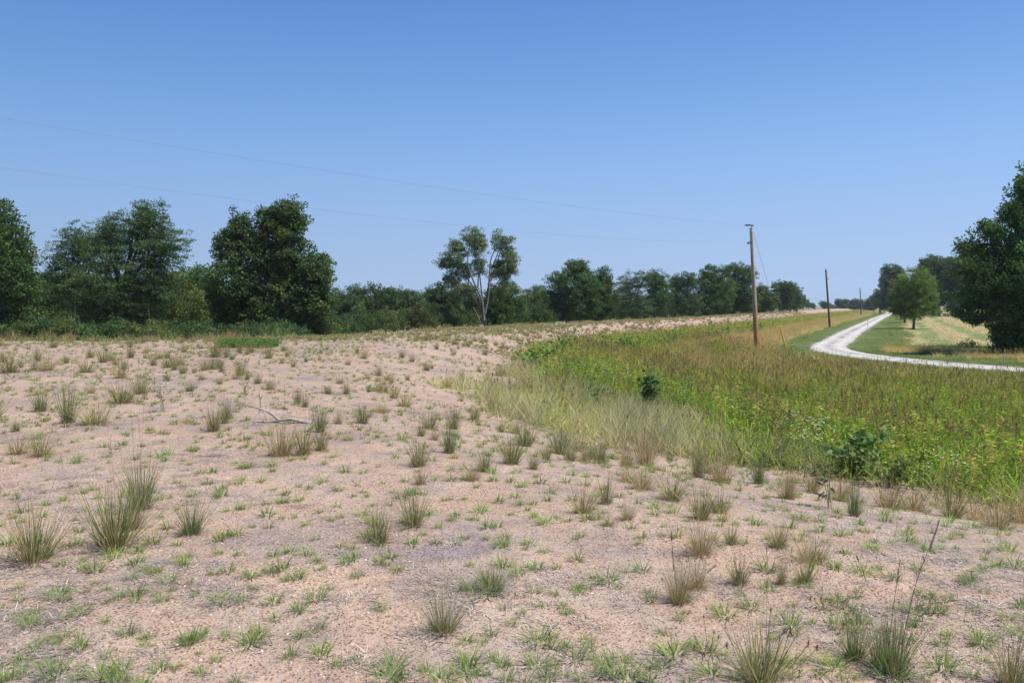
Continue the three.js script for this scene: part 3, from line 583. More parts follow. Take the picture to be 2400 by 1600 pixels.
{   // marker post by the road, small stake by the big tree
  const m = new THREE.Group(), D = 118, b = onGround(2035, D); m.position.copy(b);
  mesh('post', new THREE.CylinderGeometry(0.04, 0.05, 0.95, 10).translate(0, 0.47, 0), new THREE.MeshStandardMaterial({ color: C(0.7, 0.66, 0.6), roughness: 0.7 }), m);
  mesh('cap', new THREE.CylinderGeometry(0.055, 0.05, 0.22, 10).translate(0, 1.05, 0), new THREE.MeshStandardMaterial({ color: C(0.72, 0.35, 0.05), roughness: 0.6 }), m);
  add(m, 'marker_post'); tag(m, 'short white marker post with orange cap at the road edge', 'marker post');
  const k = new THREE.Group(), kd = 45.5, kb = onGround(2356, kd); k.position.copy(kb);
  mesh('stake', new THREE.CylinderGeometry(0.03, 0.035, 0.55, 7).translate(0, 0.25, 0), new THREE.MeshStandardMaterial({ color: C(0.42, 0.40, 0.36), roughness: 0.9 }), k);
  mesh('stake_top', new THREE.ConeGeometry(0.03, 0.05, 7).translate(0, 0.55, 0), new THREE.MeshStandardMaterial({ color: C(0.5, 0.48, 0.44), roughness: 0.9 }), k);
  add(k, 'wooden_stake'); tag(k, 'small pale stake in the shade of the huge roadside tree', 'stake');
}

// ---------------------------------------------------------------- tufts on the levee
const G_OLIVE = [[0.19, 0.22, 0.07], [0.26, 0.26, 0.09], [0.12, 0.15, 0.05], [0.15, 0.19, 0.06], [0.54, 0.45, 0.23], [0.40, 0.35, 0.15], [0.46, 0.37, 0.18]];
const G_TAN = [[0.56, 0.45, 0.25], [0.50, 0.39, 0.20], [0.40, 0.34, 0.16], [0.29, 0.28, 0.12], [0.45, 0.32, 0.16]];
const G_GREEN = [[0.18, 0.25, 0.085], [0.23, 0.29, 0.10], [0.15, 0.21, 0.075], [0.38, 0.34, 0.16]];
const G_YEL = [[0.34, 0.34, 0.09], [0.26, 0.30, 0.08], [0.42, 0.36, 0.12]];
const G_SPROUT = [[0.21, 0.34, 0.065], [0.27, 0.39, 0.08], [0.16, 0.27, 0.055], [0.33, 0.40, 0.10]];
const G_DULL = [[0.20, 0.29, 0.11], [0.25, 0.32, 0.12], [0.17, 0.25, 0.095]];
const G_THATCH = [[0.30, 0.245, 0.21], [0.38, 0.32, 0.27], [0.23, 0.185, 0.16], [0.46, 0.38, 0.30]];
function bunch(seed, o) {   // a bunchgrass clump one unit tall: blades, dead base, seed stalks
  const R = rng(seed), a = new Blades(), t = new Blades(), k = new Blades(), w = o.w || 0.0085;
  for (let i = 0; i < o.n; i++) {
    const az = R() * 6.283, r = Math.sqrt(R()) * o.foot, side = R(), lean = (0.06 + 0.5 * r / o.foot) * o.open * (0.2 + 1.3 * R());
    const len = (0.25 + 0.7 * Math.pow(R(), 0.8)) * (R() < 0.08 ? 1.25 : 1);
    a.blade(Math.cos(az) * r, -0.02, Math.sin(az) * r, az + (R() - 0.5) * 1.3, lean, (R() - 0.35) * o.curl * 1.6, len, w * (0.6 + 0.8 * R()), 5, pick(R, o.pal), (R() - 0.5) * 2);
  }
  for (let i = 0; i < o.n * 0.4; i++) {
    const az = R() * 6.283, r = Math.sqrt(R()) * o.foot * 1.2;
    t.blade(Math.cos(az) * r, -0.01, Math.sin(az) * r, az + (R() - 0.5) * 1.6, 0.5 + R() * 0.7, 0.2 + R() * 0.6, 0.14 + 0.3 * R(), w * 0.9, 3, pick(R, G_THATCH), (R() - 0.5) * 2);
  }
  for (let i = 0; i < (o.stalks || 0); i++) {
    const az = R() * 6.283, c = R() < 0.5 ? [0.42, 0.33, 0.18] : [0.20, 0.15, 0.09], L = 1.25 + 0.9 * R();
    const e = k.blade((R() - 0.5) * o.foot, 0, (R() - 0.5) * o.foot, az, 0.05 + 0.2 * R(), 0.12 * R(), L, w * 0.55, 6, c, R() * 3);
    for (let q = 0; q < 5; q++) k.blade(e[0] - 0.0, e[1] - 0.05 * q, e[2], R() * 6.28, 0.15 + 0.3 * R(), 0, 0.12, w * 0.6, 2, c);
  }
  return [a.geo(), t.geo(), k.empty ? null : k.geo()];
}
const KINDS = {
  olive: { pal: G_OLIVE, n: 215, foot: 0.15, open: 1.4, curl: 0.5, stalks: 5, look: 'olive green' },
  tan: { pal: G_TAN, n: 215, foot: 0.16, open: 1.5, curl: 0.7, stalks: 6, look: 'straw coloured' },
  green: { pal: G_GREEN, n: 210, foot: 0.14, open: 1.2, curl: 0.5, stalks: 4, look: 'dark green' },
  yellow: { pal: G_YEL, n: 170, foot: 0.16, open: 1.5, curl: 1.1, stalks: 0, look: 'yellow-green' },
};
const clumpGeo = {};
for (const [k, o] of Object.entries(KINDS)) clumpGeo[k] = [0, 1, 2, 3].map(i => bunch(500 + i * 7 + k.length * 31, o));
let clumpCount = { n: 0 };
const BRANCH = hit(S(640), S(970));
function where(X, D) {
  const q = site(X, D);
  if (Math.hypot(X - BRANCH[0], D - BRANCH[1]) < 2.6) return 'near the fallen branch';
  if (q.s > -1.6) return 'along the meadow edge';
  if (q.o > -5) return 'close to the far edge of the levee';
  if (D > 18) return 'on the higher bare sand before the hedgerow';
  if (q.s > -5) return 'on the sand sloping to the meadow';
  return 'on the open bare sand';
}
function clump(kind, X, D, h, wide = 1, R = Math.random, label, stalkScale = 1) {
  const o = KINDS[kind], v = clumpGeo[kind][clumpCount.n++ % 4], root = new THREE.Group();
  root.position.set(X, groundY(X, D), -D); root.rotation.y = R() * 6.283;
  root.scale.set(h * wide, h, h * wide);
  mesh('blades', v[0], grassMat, root).userData.kind = 'stuff';
  mesh('dead_base', v[1], dryMat, root).userData.kind = 'stuff';
  if (v[2]) { const k = mesh('seed_stalks', v[2], dryMat, root); k.userData.kind = 'stuff'; k.scale.set(1, stalkScale, 1); }
  if (!label) {
    const size = h > 0.36 ? 'tall' : h > 0.24 ? 'medium' : 'low', shape = wide > 1.15 ? 'spreading' : wide < 0.8 ? 'narrow' : 'tufted';
    const text = `${size} ${shape} ${o.look} bunchgrass ${where(X, D)}`;
    add(root, 'bunchgrass_clump'); return tag(root, text, 'grass clump', text + ' clumps');
  }
  add(root, 'bunchgrass_clump'); tag(root, label, 'grass clump');
  return root;
}
{
  const R = rng(2024);
  // clumps read off the photograph: kind, base x, base y (2352-wide view), height and width in pixels
  const list = [
    ['olive', 75, 1290, 135, 140, 0, 'wide reddish clump of upright stems left of the sprawling clump pair'], ['olive', 262, 1258, 150, 150, 1, 'large sprawling olive clump with a pale dead base and thin stalks'], ['green', 322, 1170, 135, 90, 1.4, 'green clump with a bundle of very tall dark seed stalks'], ['olive', 300, 1215, 110, 80], ['green', 440, 1226, 85, 85],
    ['green', 155, 972, 95, 62, 1.4], ['yellow', 218, 974, 60, 90], ['green', 92, 945, 58, 50], ['tan', 95, 1046, 70, 70], ['tan', 40, 1042, 48, 60], ['olive', 278, 925, 55, 80], ['olive', 320, 905, 55, 40],
    ['olive', 490, 990, 68, 50], ['olive', 520, 962, 52, 40], ['green', 735, 992, 70, 44], ['tan', 645, 1046, 84, 84], ['olive', 697, 1044, 72, 60], ['olive', 737, 1034, 56, 46],
    ['olive', 950, 1206, 90, 84, 1], ['olive', 868, 1245, 82, 80], ['olive', 832, 972, 50, 50], ['tan', 876, 948, 28, 36], ['olive', 962, 1070, 68, 54], ['tan', 966, 1112, 46, 36], ['green', 1032, 1040, 88, 40], ['olive', 1042, 985, 60, 40], ['tan', 1085, 1102, 40, 50], ['olive', 1112, 1082, 56, 50],
    ['olive', 1175, 1064, 75, 70], ['olive', 1225, 1078, 42, 38], ['olive', 1255, 1056, 46, 36], ['olive', 1310, 1058, 50, 40], ['olive', 1130, 945, 40, 36], ['olive', 1090, 965, 36, 36],
    ['olive', 1020, 1452, 105, 100, 0.6], ['olive', 1130, 1352, 66, 80], ['tan', 1340, 1177, 75, 66], ['olive', 1393, 1157, 72, 48], ['tan', 1440, 1192, 40, 44], ['yellow', 1398, 1206, 26, 56], ['olive', 1545, 1148, 62, 80], ['olive', 1610, 1192, 84, 76], ['olive', 1652, 1178, 62, 60], ['tan', 1475, 1122, 52, 80], ['tan', 1440, 1105, 40, 60],
    ['tan', 1607, 1272, 86, 92], ['tan', 1560, 1382, 118, 80, 1, 'tan clump throwing out long arching straw blades'], ['tan', 1600, 1350, 70, 70], ['olive', 1697, 1342, 76, 66], ['olive', 1795, 1342, 66, 36], ['olive', 1850, 1336, 60, 60], ['tan', 1862, 1290, 62, 90], ['olive', 1790, 1256, 60, 64], ['olive', 1680, 1250, 44, 44],
    ['olive', 1745, 1566, 130, 170, 1, 'broad clump of fine stems at the foot of the sedge with brown heads'], ['green', 1965, 1512, 110, 84], ['green', 2050, 1548, 150, 120, 1, 'large clump with one long dark seed stalk leaning far out'], ['olive', 2020, 1530, 110, 70], ['olive', 2325, 1572, 130, 110, 1],
    ['tan', 1812, 1146, 100, 54], ['tan', 1866, 1132, 85, 46], ['green', 1962, 1186, 95, 48], ['olive', 2190, 1188, 80, 80], ['tan', 2292, 1214, 90, 100], ['green', 1742, 1112, 92, 34], ['olive', 1602, 1096, 90, 40], ['tan', 1655, 1106, 80, 70], ['tan', 1482, 1068, 92, 70], ['tan', 1440, 1072, 80, 50], ['olive', 1382, 1064, 60, 40], ['tan', 1340, 1060, 44, 40],
    ['tan', 2040, 1166, 80, 80], ['tan', 2100, 1172, 70, 80], ['tan', 1930, 1150, 70, 60], ['tan', 2345, 1200, 90, 80], ['tan', 2240, 1195, 60, 70],
    ['olive', 20, 855, 44, 60], ['olive', 85, 830, 40, 24], ['tan', 108, 850, 36, 50], ['olive', 207, 822, 34, 26], ['olive', 236, 832, 36, 34], ['olive', 300, 822, 40, 24], ['olive', 352, 840, 40, 24], ['tan', 278, 868, 34, 44], ['olive', 195, 855, 30, 50], ['olive', 400, 850, 36, 24], ['olive', 420, 858, 36, 26], ['olive', 495, 820, 40, 40], ['olive', 520, 822, 36, 20], ['olive', 485, 848, 30, 50], ['olive', 550, 860, 40, 24], ['olive', 683, 928, 44, 26], ['olive', 700, 935, 36, 24], ['olive', 795, 905, 32, 26], ['tan', 870, 900, 36, 26], ['olive', 905, 915, 36, 30], ['olive', 620, 895, 28, 28],
  ];
  for (const [kind, x, y, hp, wp, st, label] of list) {
    const [X, D] = hit(S(x), Math.min(1640, S(y))), h = 1.28 * hp * dsp * D / FPX, w = clamp((wp / hp) / 0.95, 0.55, 1.7);
    clump(kind, X, D, h, w, R, label, st || 0.75);
  }
  // further clumps over the middle and far part of the levee: the nearer as things, the rest as one mass
  const spots = [];
  const trySpot = D => {
    const X = (-0.72 + 1.42 * R()) * D, q = site(X, D);
    if (q.s > -0.1 || q.o > -0.2) return;
    if (R() > 0.25 + 0.75 * smooth(0.35, 0.65, fbm(X * 0.3, D * 0.3, 81))) return;
    spots.push([X, D, R()]);
  };
  while (spots.length < 200) trySpot(Math.sqrt(lerp(10 * 10, 38 * 38, R())));
  while (spots.length < 2900) trySpot(36 + 170 * Math.pow(R(), 0.85));
  spots.sort((a, b) => a[1] - b[1]);
  const rest = [], ks = ['olive', 'tan', 'olive', 'green', 'tan', 'olive'];
  let nThings = 0;
  for (const [X, D, u] of spots) {
    const kind = ks[Math.floor(R() * 6)], h = 0.22 + 0.28 * u * u;
    if (nThings < 205 && D < 38) { clump(kind, X, D, h, 0.8 + 0.5 * R(), R, undefined, 0.7); nThings++; }
    else rest.push({ p: new THREE.Vector3(X, groundY(X, D), -D), s: new THREE.Vector3(h * (0.7 + D / 260), h * 0.55, h * (0.7 + D / 260)), ry: R() * 6.283, c: grey(R, 0.9, 0.3), kind });
  }
  const far = k => bunch(900 + k, { pal: k ? G_TAN.concat(G_OLIVE) : G_OLIVE, n: 60, foot: 0.2, open: 1.2, curl: 0.5, w: 0.045 })[0];
  const g0 = far(0), g1 = far(1);
  scatter('x', [g0, g1, g0], grassMat, rest).forEach(m => tag(add(m, 'levee_grass'), 'scattered dull grass tufts covering the far part of the levee', 'grass', null, 'stuff'));
}
// short green sprouts
function sprout(seed, pal, n = 46, w = 0.034) {
  const R = rng(seed), a = new Blades();
  for (let i = 0; i < n; i++) { const az = R() * 6.283, r = Math.sqrt(R()) * 0.34; a.blade(Math.cos(az) * r, -0.03, Math.sin(az) * r, az + (R() - 0.5) * 1.4, 0.15 + 0.75 * R(), 0.2 + 0.8 * R(), 0.6 + 0.6 * R(), w * (0.7 + 0.6 * R()), 3, pick(R, pal), (R() - 0.5) * 1.5); }
  return a.geo();
}
const sproutGeo = [0, 1, 2, 3, 4].map(i => sprout(700 + i, i % 2 ? G_SPROUT : G_SPROUT.concat(G_GREEN.slice(0, 2)), 52));
const dullGeo = [0, 1, 2].map(i => sprout(720 + i, G_DULL, 46));
{
  const R = rng(3131);
  let n = 0;
  const one = (X, D, h, wide, dull) => {
    const m = new THREE.Mesh((dull ? dullGeo : sproutGeo)[n++ % (dull ? 3 : 5)], grassMat);
    m.position.set(X, groundY(X, D), -D); m.rotation.y = R() * 6.283; m.scale.set(h * wide, h, h * wide);
    add(m, 'grass_sprout'); const text = `${h > 0.13 ? 'larger' : h > 0.085 ? 'short' : 'tiny'} ${wide > 1.05 ? 'spreading ' : wide < 0.75 ? 'narrow ' : ''}${dull ? 'grey-green' : 'bright green'} grass sprout ${where(X, D)}`;
    tag(m, text, 'grass tuft', text + ' set');
  };
  const list = [[135, 1370, 46, 85], [65, 1440, 42, 60], [180, 1490, 60, 66], [130, 1478, 36, 36], [75, 1494, 32, 50], [390, 1336, 40, 65], [350, 1318, 34, 44], [435, 1478, 62, 72], [470, 1455, 34, 30], [515, 1465, 34, 46], [575, 1478, 42, 38], [458, 1502, 34, 22], [665, 1510, 52, 52], [735, 1505, 70, 74], [775, 1532, 46, 46], [915, 1566, 60, 60, 1], [1150, 1528, 56, 50], [1315, 1516, 60, 90, 1], [1296, 1485, 40, 36, 1], [2165, 1482, 50, 56], [1150, 1255, 32, 56], [1250, 1268, 26, 34], [1205, 1262, 26, 26], [1310, 1408, 30, 36], [1288, 1394, 24, 40], [875, 1400, 28, 40], [820, 1325, 30, 38], [910, 1312, 32, 46], [1325, 1354, 36, 40], [1435, 1314, 22, 26, 1], [655, 1334, 32, 30], [500, 1272, 26, 34], [545, 1275, 26, 24], [360, 1368, 28, 30], [328, 1312, 30, 30], [312, 1382, 32, 36], [140, 1302, 40, 34], [45, 1352, 26, 34], [245, 1355, 28, 30], [445, 1368, 24, 30], [155, 1425, 26, 34], [190, 1290, 22, 26], [20, 1566, 60, 66], [540, 1568, 36, 40, 1], [730, 1290, 34, 44], [500, 1145, 26, 26], [645, 1155, 36, 36], [545, 1170, 28, 30], [550, 1110, 26, 44], [1195, 1160, 30, 30], [1320, 1240, 24, 30, 1], [1240, 1395, 24, 26], [1040, 1195, 28, 34], [1090, 1195, 24, 30], [1155, 1400, 24, 26, 1], [2180, 1375, 28, 40, 1], [2230, 1330, 30, 46, 1], [1930, 1230, 32, 40], [2290, 1230, 26, 36], [1960, 1400, 30, 40, 1], [2050, 1330, 40, 60, 1], [2110, 1310, 40, 50, 1], [2085, 1245, 30, 40], [2000, 1260, 30, 44], [1905, 1380, 26, 30, 1], [1470, 1250, 22, 30, 1], [1575, 1410, 22, 30, 1], [1365, 1170, 24, 26], [1495, 1570, 26, 30, 1], [1700, 1365, 22, 34, 1], [1830, 1190, 30, 44], [2260, 1270, 26, 44, 1], [2210, 1290, 26, 40, 1]];
  for (const [x, y, hp, wp, dull] of list) { const [X, D] = hit(S(x), Math.min(1640, S(y))); one(X, D, hp * dsp * D / FPX * 0.9, clamp(wp / hp * 0.8, 0.55, 1.5), dull); }
  const spots = [], cells = new Set();
  for (let k = 0; k < 160000 && spots.length < 6500; k++) {
    const D = 3.4 + 42 * Math.pow(R(), 1.25), X = (-0.72 + 1.44 * R()) * D, q = site(X, D);
    if (q.s > 0.2 || q.o > -0.3) continue;
    const cl = fbm(X * 0.45 + 30, D * 0.45, 87), f = noise(X * 1.7, D * 1.7, 88);
    const lush = smooth(5, 7.5, D) * (1 - 0.35 * smooth(11, 22, D)) + 0.10 + 0.5 * smooth(-4, 0, q.s) * smooth(6, 9, D);
    if (R() > smooth(0.30, 0.62, 0.45 * cl + 0.55 * f) * lush) continue;
    const key = Math.round(X / (0.011 * D + 0.04)) + ':' + Math.round(D / (0.022 * D + 0.06)); if (cells.has(key)) continue; cells.add(key);
    spots.push([X, D, R(), q.s]);
  }
  spots.sort((a, b) => a[1] - b[1]);
  const rest = [];
  spots.forEach(([X, D, u, s], i) => {
    const h = 0.05 + 0.075 * u * u + 0.035 * smooth(10, 25, D), dull = s > -4 ? R() < 0.6 : R() < 0.2;
    if (i < 215) one(X, D, h, 0.8 + 0.5 * R(), dull);
    else rest.push({ p: new THREE.Vector3(X, groundY(X, D), -D), s: new THREE.Vector3(h * 1.0, h, h * 1.0), ry: R() * 6.283, c: grey(R, 0.9, 0.35) });
  });
  const ms = [sprout(750, G_SPROUT, 34, 0.055), sprout(751, G_SPROUT.concat(G_DULL), 34, 0.055), sprout(752, G_DULL.concat(G_YEL), 34, 0.055)];
  scatter('x', ms, grassMat, rest).forEach(m => tag(add(m, 'sprouting_grass'), 'thin scattering of short green grass over the sand', 'grass', null, 'stuff'));
}
// fine low stubble over the middle of the slope
{
  const R = rng(4242), rows = [];
  for (let k = 0; k < 60000 && rows.length < 5200; k++) {
    const D = Math.sqrt(lerp(9 * 9, 62 * 62, R())), X = (-0.72 + 1.44 * R()) * D, q = site(X, D);
    if (q.s > 0 || q.o > -0.2) continue;
    if (R() > 0.2 + 0.8 * smooth(0.35, 0.65, fbm(X * 0.6 + 3, D * 0.6, 161))) continue;
    const h = 0.05 + 0.08 * R() * R() + 0.04 * smooth(20, 40, D);
    rows.push({ p: new THREE.Vector3(X, heightOf(X, D, q), -D), s: new THREE.Vector3(h * 1.1, h, h * 1.1), ry: R() * 6.283, c: grey(R, 0.85, 0.35) });
  }
  scatter('x', [sprout(760, G_DULL.concat(G_YEL), 30, 0.06), sprout(761, G_SPROUT, 30, 0.06), sprout(762, G_TAN.concat(G_OLIVE), 30, 0.06)], grassMat, rows).forEach(m => tag(add(m, 'stubble_grass'), 'fine low mixed stubble over the middle of the sandy slope', 'grass', null, 'stuff'));
}
// grit, pebbles, chaff and dead mats on the sand
{
  const R = rng(515), pebbles = [], mats = [];
  const pg = new THREE.IcosahedronGeometry(1, 0);
  { const p = pg.attributes.position; for (let k = 0; k < p.count; k++) { const h = 0.8 + 0.4 * hash2(Math.round(p.getX(k) * 50), Math.round(p.getZ(k) * 50 + p.getY(k) * 97), 4); p.setXYZ(k, p.getX(k) * h, p.getY(k) * h * 0.65, p.getZ(k) * h); } pg.computeVertexNormals(); }
  const tones = [[0.30, 0.18, 0.13], [0.38, 0.24, 0.17], [0.22, 0.13, 0.10], [0.45, 0.32, 0.24], [0.40, 0.28, 0.22], [0.16, 0.10, 0.08], [0.34, 0.21, 0.15], [0.28, 0.17, 0.12], [0.62, 0.55, 0.48]];
  for (let k = 0; k < 120000 && pebbles.length < 34000; k++) {
    const D = 2.8 + 13 * Math.pow(R(), 1.4), X = (-0.74 + 1.48 * R()) * D;
    if (R() > smooth(0.30, 0.66, fbm(X * 0.8, D * 0.8, 94))) continue;
    const q = site(X, D); if (q.s > 0) continue;
    const s = 0.0025 + 0.0055 * Math.pow(R(), 3), c = pick(R, tones);
    pebbles.push({ p: new THREE.Vector3(X, heightOf(X, D, q) + s * 0.25, -D), s: new THREE.Vector3(s * (0.8 + 0.6 * R()), s * (0.7 + 0.4 * R()), s), ry: R() * 6.28, c: C(...c) });
  }
  const pm = new THREE.MeshStandardMaterial({ color: 0xffffff, roughness: 0.95 });
  scatter('x', [pg], pm, pebbles).forEach(m => tag(add(m, 'grit'), 'reddish grit and small crumbs lying on the sand', 'grit', null, 'stuff'));
  const straw = s => { const r = rng(s), b = new Blades(); for (let i = 0; i < 46; i++) { const a = r() * 6.283, d = Math.sqrt(r()) * 0.5; b.blade(Math.cos(a) * d, 0.012 + 0.03 * r(), Math.sin(a) * d, r() * 6.283, 1.35 + 0.3 * (r() - 0.3), 0.25 * (r() - 0.3), 0.15 + 0.35 * r(), 0.016 + 0.01 * r(), 3, pick(r, G_THATCH), 0); } return b.geo(); };
  for (let k = 0; k < 40000 && mats.length < 2600; k++) {
    const D = 2.9 + 24 * Math.pow(R(), 1.5), X = (-0.74 + 1.48 * R()) * D, q = site(X, D);
    if (q.s > 0.3 || q.o > -0.5) continue;
    if (R() > smooth(0.54, 0.72, fbm(X * 0.7 + 11, D * 0.7, 97)) + 0.08) continue;
    const s = 0.06 + 0.15 * R();
    mats.push({ p: new THREE.Vector3(X, heightOf(X, D, q), -D), s: new THREE.Vector3(s, s * 0.7, s), ry: R() * 6.28, c: grey(R, 0.85, 0.5) });
  }
  scatter('x', [straw(1), straw(2)], dryMat, mats).forEach(m => tag(add(m, 'dead_straw'), 'grey mats of dead straw lying on the sand', 'dead straw', null, 'stuff'));
}
// ---------------------------------------------------------------- meadow
{
  const R = rng(6060);
  const patch = (seed, o) => {
    const r = rng(seed), b = new Blades();
    for (let i = 0; i < o.n; i++) {
      const a = r() * 6.283, d = Math.sqrt(r()) * o.r, len = (o.h0 + (1 - o.h0) * r());
      const e = b.blade(Math.cos(a) * d, -0.05, Math.sin(a) * d, r() * 6.283, 0.05 + o.lean * r(), o.curl * (0.2 + r()), len, o.w * (0.6 + 0.8 * r()), o.seg || 4, pick(r, o.pal), (r() - 0.5) * 3);
    }
    for (let i = 0; i < (o.heads || 0); i++) {   // seed heads on stems
      const a = r() * 6.283, d = Math.sqrt(r()) * o.r, az = r() * 6.283, L = 0.85 + 0.3 * r(), c = pick(r, o.headPal);
      const e = b.blade(Math.cos(a) * d, 0, Math.sin(a) * d, az, 0.04 + 0.15 * r(), 0.12, L, o.w * 0.5, 4, pick(r, o.pal));
      for (let q = 0; q < o.headN; q++) b.blade(e[0], e[1] - o.headL * (0.2 + 0.9 * q / o.headN), e[2], r() * 6.283, 0.2 + 0.9 * r(), 0.2, o.headL * (0.35 + 0.3 * r()), o.headW, 2, c, r() * 3);
    }
    return b.geo();
  };
  const LUSH = [[0.305, 0.4636, 0.0366], [0.4392, 0.5734, 0.0427], [0.183, 0.3294, 0.0342], [0.44, 0.53, 0.06], [0.0976, 0.1952, 0.0317], [0.4, 0.43, 0.08]];
  const MEADOW = [[0.275, 0.35, 0.0562], [0.3875, 0.4125, 0.0688], [0.1875, 0.2625, 0.05], [0.575, 0.4625, 0.1375], [0.475, 0.5, 0.075]];
  const STRAW = [[0.72, 0.528, 0.228], [0.648, 0.492, 0.204], [0.54, 0.444, 0.168], [0.396, 0.384, 0.12], [0.792, 0.612, 0.288]];
  const VERGE = [[0.17, 0.25, 0.06], [0.21, 0.29, 0.07], [0.15, 0.22, 0.055], [0.29, 0.32, 0.10]];
  const BLOND = [[0.6944, 0.5824, 0.3136], [0.56, 0.504, 0.2464], [0.336, 0.3808, 0.168], [0.4032, 0.4256, 0.2016], [0.7392, 0.6048, 0.3472]];
  const BROWN = [[0.32, 0.21, 0.075], [0.40, 0.28, 0.09], [0.20, 0.14, 0.06]];
  const forb = (seed, pal, heads) => {   // leafy meadow herbs: stems set with small leaves, some with seed heads
    const r = rng(seed), b = new Blades(), d = new THREE.Vector3(), n = new THREE.Vector3();
    for (let i = 0; i < 9; i++) {
      const a = r() * 6.283, q = Math.sqrt(r()) * 0.4, x0 = Math.cos(a) * q, z0 = Math.sin(a) * q, H = 0.5 + 0.5 * r(), lx = (r() - 0.5) * 0.3, lz = (r() - 0.5) * 0.3, c = pick(r, pal);
      b.blade(x0, 0, z0, Math.atan2(lz, lx), Math.hypot(lx, lz), 0, H, 0.008, 3, [c[0] * 0.8, c[1] * 0.75, c[2]]);
      for (let k = 0; k < 26; k++) { const t = 0.2 + 0.75 * Math.pow(r(), 0.7), la = r() * 6.283; d.set(Math.cos(la), 0.5 - 0.9 * r(), Math.sin(la)).normalize(); n.set(r() - 0.5, 0.6 * (r() - 0.5), r() - 0.5).cross(d).normalize(); const v = 0.7 + 0.6 * r(); b.leaf(x0 + lx * t * H, t * H, z0 + lz * t * H, d, n, 0.05 + 0.06 * r(), 0.011 + 0.012 * r(), [c[0] * v, c[1] * v, c[2] * v]); }
      if (heads && i % 2) { const hc = pick(r, BROWN); for (let k = 0; k < 10; k++) b.blade(x0 + lx * H, H * (0.9 + 0.14 * r()), z0 + lz * H, r() * 6.283, 0.4 + r(), 0.2, 0.05 + 0.03 * r(), 0.022, 2, hc, r() * 3); }
    }
    return b.geo();
  };
  const G = {
    leafy: [forb(1, LUSH, 0), forb(2, LUSH.concat(MEADOW), 0), forb(3, MEADOW, 1), forb(4, MEADOW.concat(LUSH), 1)],
    lush: [0, 1, 2].map(i => patch(20 + i, { n: 44, r: 0.40, h0: 0.35, lean: 0.6, curl: 1.5, w: 0.024, pal: LUSH })),
    seedy: [0, 1, 2].map(i => patch(30 + i, { n: 44, r: 0.42, h0: 0.35, lean: 0.5, curl: 1.2, w: 0.022, pal: MEADOW, heads: 4, headN: 7, headL: 0.13, headW: 0.022, headPal: BROWN.concat([[0.30, 0.22, 0.09]]) })),
    straw: [0, 1].map(i => patch(40 + i, { n: 46, r: 0.42, h0: 0.4, lean: 0.4, curl: 0.8, w: 0.016, pal: STRAW, heads: 6, headN: 5, headL: 0.12, headW: 0.016, headPal: [[0.46, 0.31, 0.13], [0.36, 0.24, 0.10]] })),
    verge: [0, 1].map(i => patch(50 + i, { n: 60, r: 0.5, h0: 0.4, lean: 0.5, curl: 0.8, w: 0.03, pal: VERGE, seg: 3 })),
    blond: [0, 1].map(i => patch(60 + i, { n: 46, r: 0.24, h0: 0.3, lean: 0.45, curl: 0.5, w: 0.011, pal: BLOND })),
    brown: [0, 1].map(i => patch(70 + i, { n: 42, r: 0.42, h0: 0.4, lean: 0.45, curl: 0.9, w: 0.02, pal: MEADOW, heads: 5, headN: 7, headL: 0.14, headW: 0.024, headPal: BROWN })),
  };
  const rows = { leafy: [], lush: [], seedy: [], straw: [], verge: [], blond: [], brown: [] };
  const putIn = (X, D, q) => {
    const n1 = fbm(X * 0.22, D * 0.22, 111), n2 = fbm(X * 0.55 + 5, D * 0.55, 112), ar = Math.abs(q.r);
    if (ar < 1.7) return;
    if (isHay(X, D, q) || D > 440) return;
    const poleLine = (X - (17.4 + 0.475 * (D - 58.7))) * 0.9;   // right of the row of poles
    let k, h;
    const blondEdge = D < 13.5 ? -0.3 + 0.9 * n2 : D < 36 ? 1.5 * n2 - 0.2 + 1.9 * smooth(13.5, 18, D) * (1 - smooth(20, 28, D)) : -0.8 + 1.0 * n2;
    if (ar < 3.4 + 1.6 * n1 || (q.r > 0 && D > 38)) { k = 'verge'; h = ar < 2.6 ? 0.12 : 0.16 + 0.22 * n2 * smooth(2, 5, ar); if (q.r > 3.2 && q.r < 8 && D < 60 && n2 > 0.56 && X < 34) { k = 'straw'; h = 0.6; } }
    else if (q.s < blondEdge && D < 44 && (D > 12.5 || R() < 0.5)) { k = R() < 0.18 ? 'seedy' : 'blond'; h = (0.36 + 0.42 * n1) * (0.6 + 0.8 * R()); }
    else if (D > 62) {
      const t = poleLine + 1.6 * (n1 - 0.5);
      if (t > 1.2) { k = 'verge'; h = 0.32; }
      else if (t > -4.5) { k = 'straw'; h = 0.75; }
      else { k = n2 > 0.56 ? 'lush' : n2 > 0.42 ? 'brown' : 'seedy'; h = 0.62; }
    } else {
      // bright green by the sand, then olive with brown heads, then tan round the pole; always mixed
      const u = n2 + 0.30 * (R() - 0.5), far = smooth(24, 50, D + 10 * (n1 - 0.5)), toe = smooth(7, 2, q.s) ;
      if (D > 43 && q.s < 5) { k = u > 0.62 ? 'brown' : u > 0.4 ? 'lush' : 'seedy'; h = 0.62; }
      else {
        const g = u + 0.02 + 0.40 * (1 - far) * (0.55 + 0.45 * toe) - 0.15 * far;
        k = g > 0.60 ? 'lush' : g > 0.45 ? 'seedy' : g > 0.39 ? 'brown' : 'straw';
        h = (0.92 + 0.3 * n1) * (0.75 + 0.5 * noise(X * 1.1, D * 1.1, 141)); if (q.s < 1.2) h *= 0.75;
      }
      if (D < 60 && R() < (k === 'straw' ? 0.12 : 0.3)) { k = 'leafy'; h *= 0.95; }
      if (q.r < 0 && q.r > -9) h *= lerp(0.45, 1, smooth(2.5, 9, -q.r));
    }
    h *= 0.8 + 0.4 * R();
